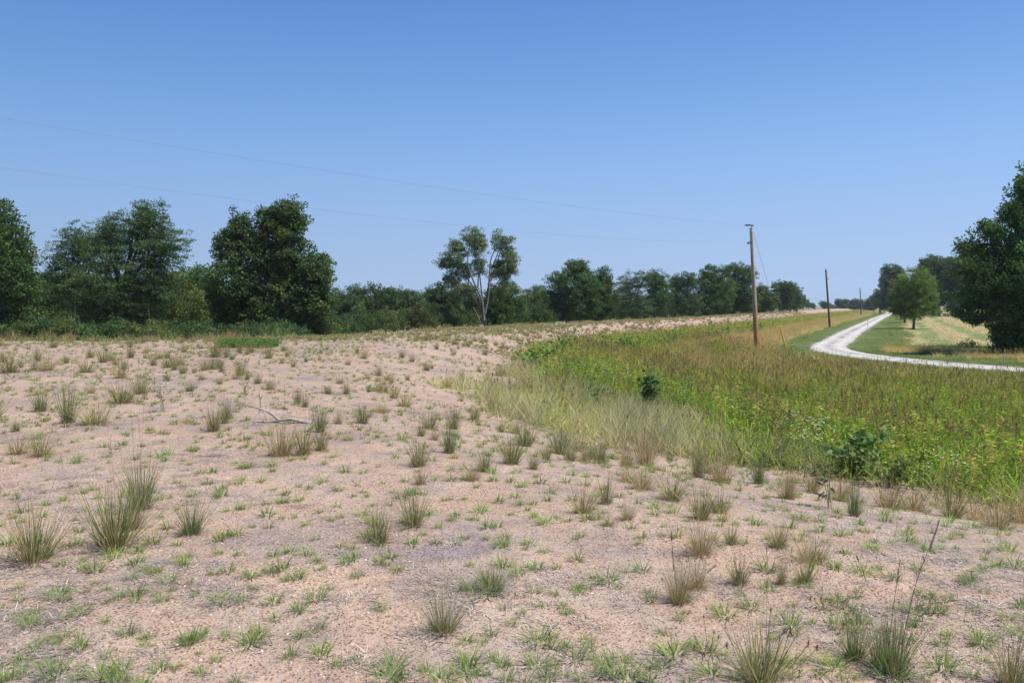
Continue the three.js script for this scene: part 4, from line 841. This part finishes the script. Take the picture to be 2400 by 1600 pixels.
    const v = (0.75 + 0.5 * R()) * (0.8 + 0.4 * noise(X * 0.8, D * 0.8, 151)), big = D > 62 ? 1.5 : 1;
    rows[k].push({ p: new THREE.Vector3(X, heightOf(X, D, q), -D), s: new THREE.Vector3((k === 'verge' ? 0.8 : 0.9) * big, h, (k === 'verge' ? 0.8 : 0.9) * big), ry: R() * 6.283, c: C(v * (0.97 + 0.06 * R()), v, v) });
  };
  // near and middle meadow
  for (let D = 7; D < 66;) {
    const st = D < 20 ? 0.24 : D < 36 ? 0.30 : 0.38;
    for (let X = -2; X < 0.68 * D + 6; X += st) { const x = X + (R() - 0.5) * st, d = D + (R() - 0.5) * st, q = site(x, d); if (q.o > 0 || q.r > 12) continue; if (q.s < 0.8 && R() > smooth(d > 13 && d < 23 ? -3.2 : -0.9, 0.8, q.s + 1.6 * (noise(x * 0.7, d * 0.7, 133) - 0.5))) continue; putIn(x, d, q); }
    D += st;
  }
  // strips along the far road, verge round the hay
  for (let D = 66; D < 430;) {
    const st = 0.55 + (D - 66) * 0.0042, xc = 17.4 + 0.475 * (D - 58.7);
    for (let X = xc - 18; X < xc + 24; X += st) { const x = X + (R() - 0.5) * st, d = D + (R() - 0.5) * st, q = site(x, d); if (q.s < 0 || q.r > 11) continue; putIn(x, d, q); }
    D += st;
  }
  // verge and shade grass on the far side of the road
  for (let k = 0; k < 5200; k++) { const D = 40 + 36 * R(), X = 22 + 40 * R(), q = site(X, D); if (q.r > 2 && q.r < 40) putIn(X, D, q); }
  const lab = { leafy: 'leafy green herbs mixed through the meadow grass', lush: 'bright green tall grass in the wet meadow', seedy: 'olive meadow grass with small brown seed heads', straw: 'tan ripened tall grass round the poles', verge: 'short green grass along the gravel road', blond: 'pale blond bunchgrass edging the meadow', brown: 'meadow plants with dark brown seed heads' };
  for (const k of Object.keys(rows)) scatter('x', G[k], grassMat, rows[k]).forEach(m => tag(add(m, k + '_grass'), lab[k], 'grass', null, 'stuff'));
  console.log(Object.entries(rows).map(([k, v]) => k + ' ' + v.length).join(', '));
}
// grass and weeds along the levee's far edge
{
  const R = rng(717), rows = [], mk = (s, pal) => { const r = rng(s), b = new Blades(); for (let i = 0; i < 50; i++) { const a = r() * 6.28, d = Math.sqrt(r()) * 0.5; b.blade(Math.cos(a) * d, 0, Math.sin(a) * d, r() * 6.28, 0.4 * r(), 0.4 * r(), 0.4 + 0.6 * r(), 0.035, 3, pick(r, pal), r() * 3); } return b.geo(); };
  for (let i = 20; i < CREST.length - 1; i++) {
    const a = CREST[i], b = CREST[i + 1], L = Math.hypot(b[0] - a[0], b[1] - a[1]);
    if (a[1] > 200 || a[0] < -45) continue;
    const n = Math.ceil(L * (a[1] < 46 ? 7 : 2.4));
    for (let k = 0; k < n; k++) {
      const t = R(), o = -0.4 + 2.6 * Math.pow(R(), 0.7), nx = -(b[1] - a[1]) / L, ny = (b[0] - a[0]) / L, X = lerp(a[0], b[0], t) + nx * o, D = lerp(a[1], b[1], t) + ny * o;
      const h = (a[1] < 42 ? 0.45 : 0.3) * (0.4 + 0.9 * R()) * (R() < 0.06 ? 2 : 1) * smooth(0.2, 0.7, fbm(X * 0.3, D * 0.3, 119));
      if (h < 0.08) continue;
      rows.push({ p: new THREE.Vector3(X, groundY(X, D), -D), s: new THREE.Vector3(0.7, h, 0.7), ry: R() * 6.28, c: C(0.9 + 0.2 * R(), 0.9 + 0.2 * R(), 0.9) });
    }
  }
  scatter('x', [mk(1, G_OLIVE), mk(2, G_DULL.concat(G_GREEN)), mk(3, G_TAN.concat(G_OLIVE))], grassMat, rows).forEach(m => tag(add(m, 'levee_edge_grass'), 'ragged weedy grass along the far edge of the levee', 'grass', null, 'stuff'));
  // low creeping green patch on the edge below the oak
  const vine = [];
  for (let k = 0; k < 520; k++) { const [X, D] = hit(S(500 + 135 * R()), S(783 + 17 * Math.pow(R(), 0.8))); vine.push({ p: new THREE.Vector3(X, groundY(X, D) + 0.03 + 0.09 * R(), -D), s: 0.36 * (0.7 + 0.6 * R()), ry: R() * 6.28, rx: R() - 0.5, c: C(...pick(R, [[0.15, 0.27, 0.05], [0.19, 0.31, 0.06], [0.12, 0.22, 0.05]])) }); }
  scatter('x', [SPRAYS.bush[0]], leafMat, vine).forEach(m => tag(add(m, 'creeping_ground_cover'), 'low bright green creeping patch on the levee edge below the dark oak', 'ground cover', null, 'stuff'));
}
// hay lying in rows, and loose stubble
{
  const R = rng(818), rows = [], mk = s => { const r = rng(s), b = new Blades(); for (let i = 0; i < 40; i++) { const a = r() * 6.28, d = Math.sqrt(r()) * 0.5; b.blade(Math.cos(a) * d, 0.02, Math.sin(a) * d, r() * 6.28, 0.9 + 0.6 * r(), 0.3 * r(), 0.3 + 0.5 * r(), 0.05, 2, pick(r, [[0.66, 0.54, 0.30], [0.56, 0.45, 0.23], [0.45, 0.42, 0.18], [0.72, 0.60, 0.36]]), r() * 3); } return b.geo(); };
  for (let k = 0; k < 60000 && rows.length < 5200; k++) {
    const D = 61 + 180 * Math.pow(R(), 1.6), X = D * (0.36 + 0.32 * R()), q = site(X, D);
    if (!isHay(X, D, q)) continue;
    const w = hayRow(q.r + 1.6 * noise(X * 0.12, D * 0.12, 61));
    if (w > 0.25 && w < 0.6 ? R() < 0.2 : R() < 0.985) continue;
    rows.push({ p: new THREE.Vector3(X, heightOf(X, D, q), -D), s: new THREE.Vector3(0.65, 0.3 + 0.25 * R(), 0.65), ry: R() * 6.28, c: grey(R, 0.85, 0.3) });
  }
  scatter('x', [mk(1), mk(2)], dryMat, rows).forEach(m => tag(add(m, 'cut_hay'), 'pale cut hay lying in curving rows', 'hay', null, 'stuff'));
}
// ---------------------------------------------------------------- single plants of the meadow edge and the sand
function leafyPlant(o) {   // upright stems with broad or narrow leaves
  const R = rng(o.seed), root = new THREE.Group(), st = [], b = new Blades(), d = new THREE.Vector3(), s = new THREE.Vector3();
  const [X, D] = o.spot; root.position.set(X, groundY(X, D), -D);
  for (let i = 0; i < o.stems; i++) {
    const a = R() * 6.283, ln = o.spread * Math.sqrt(R()), H = o.h * (0.5 + 0.5 * R());
    const tip = new THREE.Vector3(Math.cos(a) * ln, H, Math.sin(a) * ln), mid = new THREE.Vector3(tip.x * 0.35, H * 0.5, tip.z * 0.35);
    st.push(limb([new THREE.Vector3((R() - 0.5) * 0.08, -0.05, (R() - 0.5) * 0.08), mid, tip], o.sr || 0.006, 0.002, 6, 5));
    for (let k = 0; k < o.leaves; k++) {
      const t = 0.15 + 0.85 * Math.pow(R(), 0.6), p = t < 0.5 ? new THREE.Vector3().lerpVectors(new THREE.Vector3(), mid, t * 2) : new THREE.Vector3().lerpVectors(mid, tip, t * 2 - 1);
      const la = R() * 6.283; d.set(Math.cos(la), (o.droop ?? 0.1) + (R() - 0.5) * 1.5, Math.sin(la)).normalize(); s.set(R() - 0.5, (R() - 0.5) * 1.2, R() - 0.5).cross(d).normalize();
      const pet = o.len * 0.6; const l = o.len * (0.45 + 0.7 * R());
      const pr = pet * R(); b[o.wid > 0.5 ? 'ovate' : 'leaf'](p.x + d.x * pr, p.y + d.y * pr, p.z + d.z * pr, d, s, l, l * o.wid, pick(R, o.pal));
    }
  }
  mesh('stem', mergeGeometries(st), o.stemMat || stemMat, root);
  mesh('leaves', b.geo(), leafMat, root).userData.kind = 'stuff';
  if (o.flowers) {
    const f = new Blades();
    for (let i = 0; i < o.flowers; i++) { const a = R() * 6.28, r = Math.sqrt(R()) * o.spread * 1.2, y = o.h * (0.75 + 0.4 * R()), n = 6; for (let k = 0; k < n; k++) { const q = k / n * 6.28; d.set(Math.cos(q), 0.35, Math.sin(q)).normalize(); s.set(-Math.sin(q), 0, Math.cos(q)); f.leaf(Math.cos(a) * r, y, Math.sin(a) * r, d, s, 0.016, 0.011, [0.78, 0.78, 0.74]); } }
    mesh('flowers', f.geo(), dryMat, root).userData.kind = 'stuff';
  }
  add(root, o.name); tag(root, o.label, o.category || 'plant', o.group);
  return root;
}
const stemMat = new THREE.MeshStandardMaterial({ color: C(0.26, 0.25, 0.12), roughness: 0.9 });
{
  const R = rng(919), spot = (x, y) => hit(S(x), S(y));
  const bigleaf = [[0.09, 0.18, 0.05], [0.12, 0.22, 0.055], [0.16, 0.27, 0.06], [0.22, 0.32, 0.10]];
  leafyPlant({ name: 'broadleaf_sapling', label: 'dark broadleaf sapling with big rounded leaves beside white flowers in the meadow', seed: 1, spot: spot(1965, 1098), stems: 13, spread: 0.6, h: 0.8, leaves: 17, len: 0.13, wid: 0.85, pal: bigleaf });
  leafyPlant({ name: 'broadleaf_sapling', label: 'low yellow-green leafy plant at the foot of the dark sapling', seed: 2, spot: spot(2040, 1118), stems: 26, spread: 0.6, h: 0.5, leaves: 14, len: 0.085, wid: 0.7, pal: [[0.16, 0.24, 0.05], [0.22, 0.30, 0.07], [0.11, 0.18, 0.04]] });
  leafyPlant({ name: 'broadleaf_sapling', label: 'narrow cone-shaped dark sapling rising above the lush meadow grass', seed: 3, spot: [spot(1492, 955)[0], spot(1492, 955)[1]], stems: 9, spread: 0.26, h: 1.25, leaves: 34, len: 0.13, wid: 0.8, pal: [[0.09, 0.17, 0.05], [0.12, 0.21, 0.055], [0.18, 0.27, 0.09]] });
  for (const [x, y, h] of [[1560, 965, 1.5], [1600, 950, 1.4], [1640, 965, 1.2]]) leafyPlant({ name: 'willow_sapling', label: 'slender willow sapling with narrow pale green leaves in the meadow', group: 'willow saplings in the meadow', seed: 10 + x, spot: spot(x, y), stems: 8, spread: 0.55, h, leaves: 34, len: 0.13, wid: 0.16, pal: [[0.20, 0.31, 0.09], [0.24, 0.35, 0.11], [0.17, 0.27, 0.09]] });
  leafyPlant({ name: 'leafy_weed', label: 'small dark leafy weed among the blond grass', seed: 5, spot: spot(1368, 945), stems: 9, spread: 0.35, h: 0.85, leaves: 14, len: 0.09, wid: 0.6, pal: bigleaf });
  for (const [x, y, w] of [[1230, 905, 20], [1290, 892, 18], [1335, 915, 26], [1395, 930, 22]]) leafyPlant({ name: 'white_flower_plant', label: 'white-flowered weed at the far corner of the blond grass', group: 'white-flowered weeds at the corner', seed: 20 + x, spot: spot(x, y), stems: 7, spread: 0.5, h: 0.9, leaves: 10, len: 0.08, wid: 0.35, pal: [[0.12, 0.17, 0.07], [0.15, 0.19, 0.08]], flowers: 60 });
  for (const [x, y, f] of [[1880, 1120, 36], [1850, 1110, 26], [1800, 1070, 14]]) leafyPlant({ name: 'white_flower_plant', label: 'white-flowered stems next to the dark broadleaf sapling', group: 'white-flowered stems by the sapling', seed: 40 + x, spot: spot(x, y), stems: 6, spread: 0.2, h: 0.8, leaves: 10, len: 0.06, wid: 0.3, pal: [[0.13, 0.18, 0.07]], flowers: f });
  for (const [x, y, f] of [[2170, 1140, 14], [2205, 1155, 10], [2180, 1165, 8]]) leafyPlant({ name: 'white_flower_plant', label: 'small white-flowered stems over the edge of the lush grass', group: 'white-flowered stems at the grass edge', seed: 60 + x, spot: spot(x, y), stems: 5, spread: 0.2, h: 0.55, leaves: 8, len: 0.06, wid: 0.3, pal: [[0.13, 0.18, 0.07]], flowers: f });
  // bright leafy saplings where the levee meets the meadow
  const sap = [[1215, 850, 0.9], [1240, 845, 1.1], [1262, 842, 1.2], [1298, 838, 1.9], [1318, 842, 1.1], [1376, 826, 1.5], [1408, 815, 1.3], [1436, 806, 1.2], [1462, 812, 1.2], [1524, 800, 1.4], [1548, 797, 1.7], [1570, 794, 1.2], [1604, 790, 1.3], [1632, 786, 1.9], [1650, 782, 1.4], [1672, 780, 1.6], [1700, 774, 1.7], [1726, 770, 1.8], [1748, 768, 1.6]];
  sap.forEach(([x, y, h], i) => leafyPlant({ name: 'cottonwood_sapling', label: h > 1.6 ? 'taller bright green sapling on the line where sand meets meadow' : 'bright green leafy sapling on the line where sand meets meadow', group: h > 1.6 ? 'taller saplings along the levee toe' : 'saplings along the levee toe', seed: 100 + i, spot: spot(x, y), stems: 10, spread: 0.8, h: h * 0.9, leaves: 15, len: 0.16, wid: 0.8, pal: [[0.18, 0.32, 0.06], [0.22, 0.36, 0.07], [0.14, 0.26, 0.05]] }));
  // drooping narrow-leaved herbs near the big clump
  for (const [x, y] of [[1935, 1395], [1975, 1425], [2110, 1425], [2130, 1400]]) leafyPlant({ name: 'narrow_leaf_herb', label: 'small herb with drooping narrow dark leaves on the sand', group: 'drooping herbs on the sand', seed: 200 + x, spot: spot(x, y), stems: 4, spread: 0.09, h: 0.09, leaves: 8, len: 0.055, wid: 0.2, sr: 0.0013, droop: -0.15, pal: [[0.19, 0.26, 0.10], [0.23, 0.30, 0.12], [0.28, 0.31, 0.14]] });
  leafyPlant({ name: 'narrow_leaf_herb', label: 'upright leafy weed at the edge of the tan grass', seed: 300, spot: spot(1905, 1168), stems: 4, spread: 0.15, h: 0.6, leaves: 16, len: 0.10, wid: 0.25, sr: 0.005, droop: -0.2, pal: [[0.10, 0.15, 0.06], [0.13, 0.18, 0.07]] });
  for (const [x, y] of [[375, 945], [332, 915], [560, 905]]) leafyPlant({ name: 'pale_flower_weed', label: 'spindly pale-flowered weed among the sand tufts', group: 'pale-flowered weeds on the sand', seed: 310 + x, spot: spot(x, y), stems: 5, spread: 0.2, h: 0.5, leaves: 10, len: 0.06, wid: 0.35, sr: 0.005, pal: [[0.20, 0.25, 0.11], [0.25, 0.27, 0.14]], flowers: 16 });
  // sedges with brown burr heads
  const burr = new THREE.MeshStandardMaterial({ color: C(0.26, 0.13, 0.03), roughness: 0.9 }), burrDark = new THREE.MeshStandardMaterial({ color: C(0.15, 0.07, 0.025), roughness: 0.9 });
  const burrGeo = (() => { const b = new Blades(), r = rng(44); for (let i = 0; i < 26; i++) b.blade(0, 0, 0, r() * 6.28, r() * 2.6, 0, 0.014, 0.005, 1, [1, 1, 1], r() * 3); return b.geo(); })();
  const sedges = [[1750, 1575, [[1795, 1470], [1820, 1450], [1855, 1475], [1870, 1480], [1765, 1395]]], [1270, 1490, [[1262, 1457]]], [1630, 1500, [[1637, 1448], [1655, 1470], [1622, 1425], [1665, 1500]]], [1895, 1400, [[1893, 1355], [1875, 1390], [1862, 1410], [1890, 1388]]], [1960, 1450, [[1962, 1425], [1975, 1440], [1930, 1440]]], [1500, 1570, [[1497, 1545]]], [1210, 1575, [[1206, 1545]]], [130, 1010, [[45, 975], [25, 985], [42, 955]]]];
  sedges.forEach(([bx, by, heads], i) => {
    const [X, D] = hit(S(bx), S(by)), root = new THREE.Group(), b = new Blades(); root.position.set(X, groundY(X, D), -D);
    const r = rng(60 + i);
    heads.forEach(([hx, hy], j) => {
      const tip = at(S(hx), S(hy), D).sub(root.position); tip.z += (r() - 0.5) * 0.1; tip.y = Math.max(0.05, tip.y);
      mesh('stem', limb([new THREE.Vector3(tip.x * 0.3, 0, 0), new THREE.Vector3(tip.x * 0.75, tip.y * 0.6, tip.z * 0.5), tip], 0.0022, 0.0014, 6, 4), stemMat, root);
      const h = mesh('burr_head', burrGeo, j % 2 ? burrDark : burr, root); h.position.copy(tip); h.scale.setScalar(0.7 + 0.5 * r());
    });
    for (let k = 0; k < 14; k++) b.blade((r() - 0.5) * 0.06, 0, (r() - 0.5) * 0.06, r() * 6.28, 0.4 + 0.7 * r(), 0.5, 0.1 + 0.1 * r(), 0.004, 3, pick(r, G_YEL.concat(G_GREEN)), 0);
    mesh('blades', b.geo(), grassMat, root).userData.kind = 'stuff';
    add(root, 'sedge'); tag(root, 'thin sedge with rusty brown burr heads on the sand', 'sedge', 'sedges with burr heads');
  });
  // long seed stalks and bent straws
  const stalk = (bx, by, tx, ty, label, col, D1) => {
    const [X, D] = hit(S(bx), S(by)), root = new THREE.Group(); root.position.set(X, groundY(X, D), -D);
    const tip = at(S(tx), S(ty), D + (D1 || 0)).sub(root.position), m = new THREE.MeshStandardMaterial({ color: C(...col), roughness: 0.9 });
    mesh('stem', limb([new THREE.Vector3(), new THREE.Vector3(tip.x * 0.35, tip.y * 0.5, tip.z * 0.5), tip], 0.0022, 0.0012, 10, 5), m, root);
    const b = new Blades(), r = rng(bx), dn = tip.clone().normalize();
    for (let k = 0; k < 40; k++) { const t = 0.78 + 0.23 * k / 40; b.blade(tip.x * t + (t < 1 ? -tip.x * 0.08 * (1 - t) : 0), tip.y * t, tip.z * t, r() * 6.28, 0.1 + 0.2 * r(), 0, 0.022, 0.003, 1, col, r() * 3); }
    mesh('seed_head', b.geo(), dryMat, root).userData.kind = 'stuff';
    add(root, 'seed_stalk'); tag(root, label, 'seed stalk');
  };
  stalk(2065, 1525, 2160, 1192, 'very long dark seed stalk leaning out of the large clump', [0.24, 0.18, 0.10], 0);
  stalk(2040, 1530, 2068, 1290, 'shorter brown seed stalk beside the very long leaning one', [0.22, 0.17, 0.07]);
  stalk(1990, 1335, 1968, 1280, 'thin dry stalk slanting from the sand', [0.20, 0.14, 0.10]);
  stalk(1563, 1375, 1645, 1300, 'long arching straw reaching out of the tan clump', [0.5, 0.40, 0.24]);
  stalk(1021, 1345, 1014, 1200, 'single pale upright straw behind the olive clump', [0.5, 0.40, 0.24]);
  stalk(1118, 1140, 1062, 1066, 'slanting brown stalk between the tufts', [0.32, 0.20, 0.10]);
  stalk(1547, 1310, 1542, 1225, 'single dark upright stalk near a rusty leaf', [0.12, 0.09, 0.07]);
}
// fallen branch
{
  const mat = new THREE.MeshStandardMaterial({ color: C(0.42, 0.36, 0.31), map: woodTex, bumpMap: woodTex, bumpScale: 0.006, roughness: 0.95 });
  const [X, D] = hit(S(640), S(970)), root = new THREE.Group(); root.position.set(X, groundY(X, D), -D);
  const q = (x, y, dz = 0) => { const v = at(S(x), S(y), D).sub(root.position); v.z += dz; return v; };
  mesh('main_stem', limb([q(716, 972), q(690, 967), q(668, 961, 0.05), q(640, 965, 0.05), q(615, 967, 0.05), q(588, 965, 0.1)], 0.034, 0.012, 20, 8, 0.2), mat, root);
  mesh('side_branch', limb([q(644, 964, 0.05), q(622, 949), q(606, 942), q(575, 934, -0.05), q(560, 932, -0.1), q(541, 938, -0.1)], 0.026, 0.006, 18, 7, 0.2), mat, root);
  mesh('twig', limb([q(567, 933, -0.08), q(560, 945), q(550, 956, 0.1)], 0.010, 0.004, 8, 6), mat, root);
  mesh('twig', limb([q(608, 943), q(595, 949, 0.1), q(591, 960, 0.15)], 0.012, 0.005, 8, 6), mat, root);
  mesh('twig', limb([q(588, 965, 0.1), q(596, 972, 0.1), q(602, 980, 0.1)], 0.012, 0.005, 6, 6), mat, root);
  mesh('twig', limb([q(637, 961), q(648, 955, -0.1), q(660, 956, -0.15)], 0.008, 0.003, 8, 5), mat, root);
  mesh('twig', limb([q(606, 943), q(614, 955, 0.1), q(622, 966, 0.15)], 0.010, 0.004, 8, 5), mat, root);
  add(root, 'fallen_branch'); tag(root, 'bleached forked dead branch lying on the sand', 'branch');
  const [X2, D2] = hit(S(596), S(946)); const st = new THREE.Group(); st.position.set(X2, groundY(X2, D2), -D2);
  mesh('stem', limb([new THREE.Vector3(), new THREE.Vector3(0.01, 0.15, 0), new THREE.Vector3(-0.01, 0.32, 0)], 0.008, 0.003, 6, 5, 0.2), new THREE.MeshStandardMaterial({ color: C(0.14, 0.10, 0.08), roughness: 1 }), st);
  mesh('twig', limb([new THREE.Vector3(0.005, 0.18, 0), new THREE.Vector3(0.05, 0.25, 0.02)], 0.004, 0.002, 3, 4), new THREE.MeshStandardMaterial({ color: C(0.14, 0.10, 0.08), roughness: 1 }), st);
  add(st, 'dead_stalk'); tag(st, 'short dark dead stalk upright behind the fallen branch', 'dead stalk');
}
renderer.render(scene, camera);
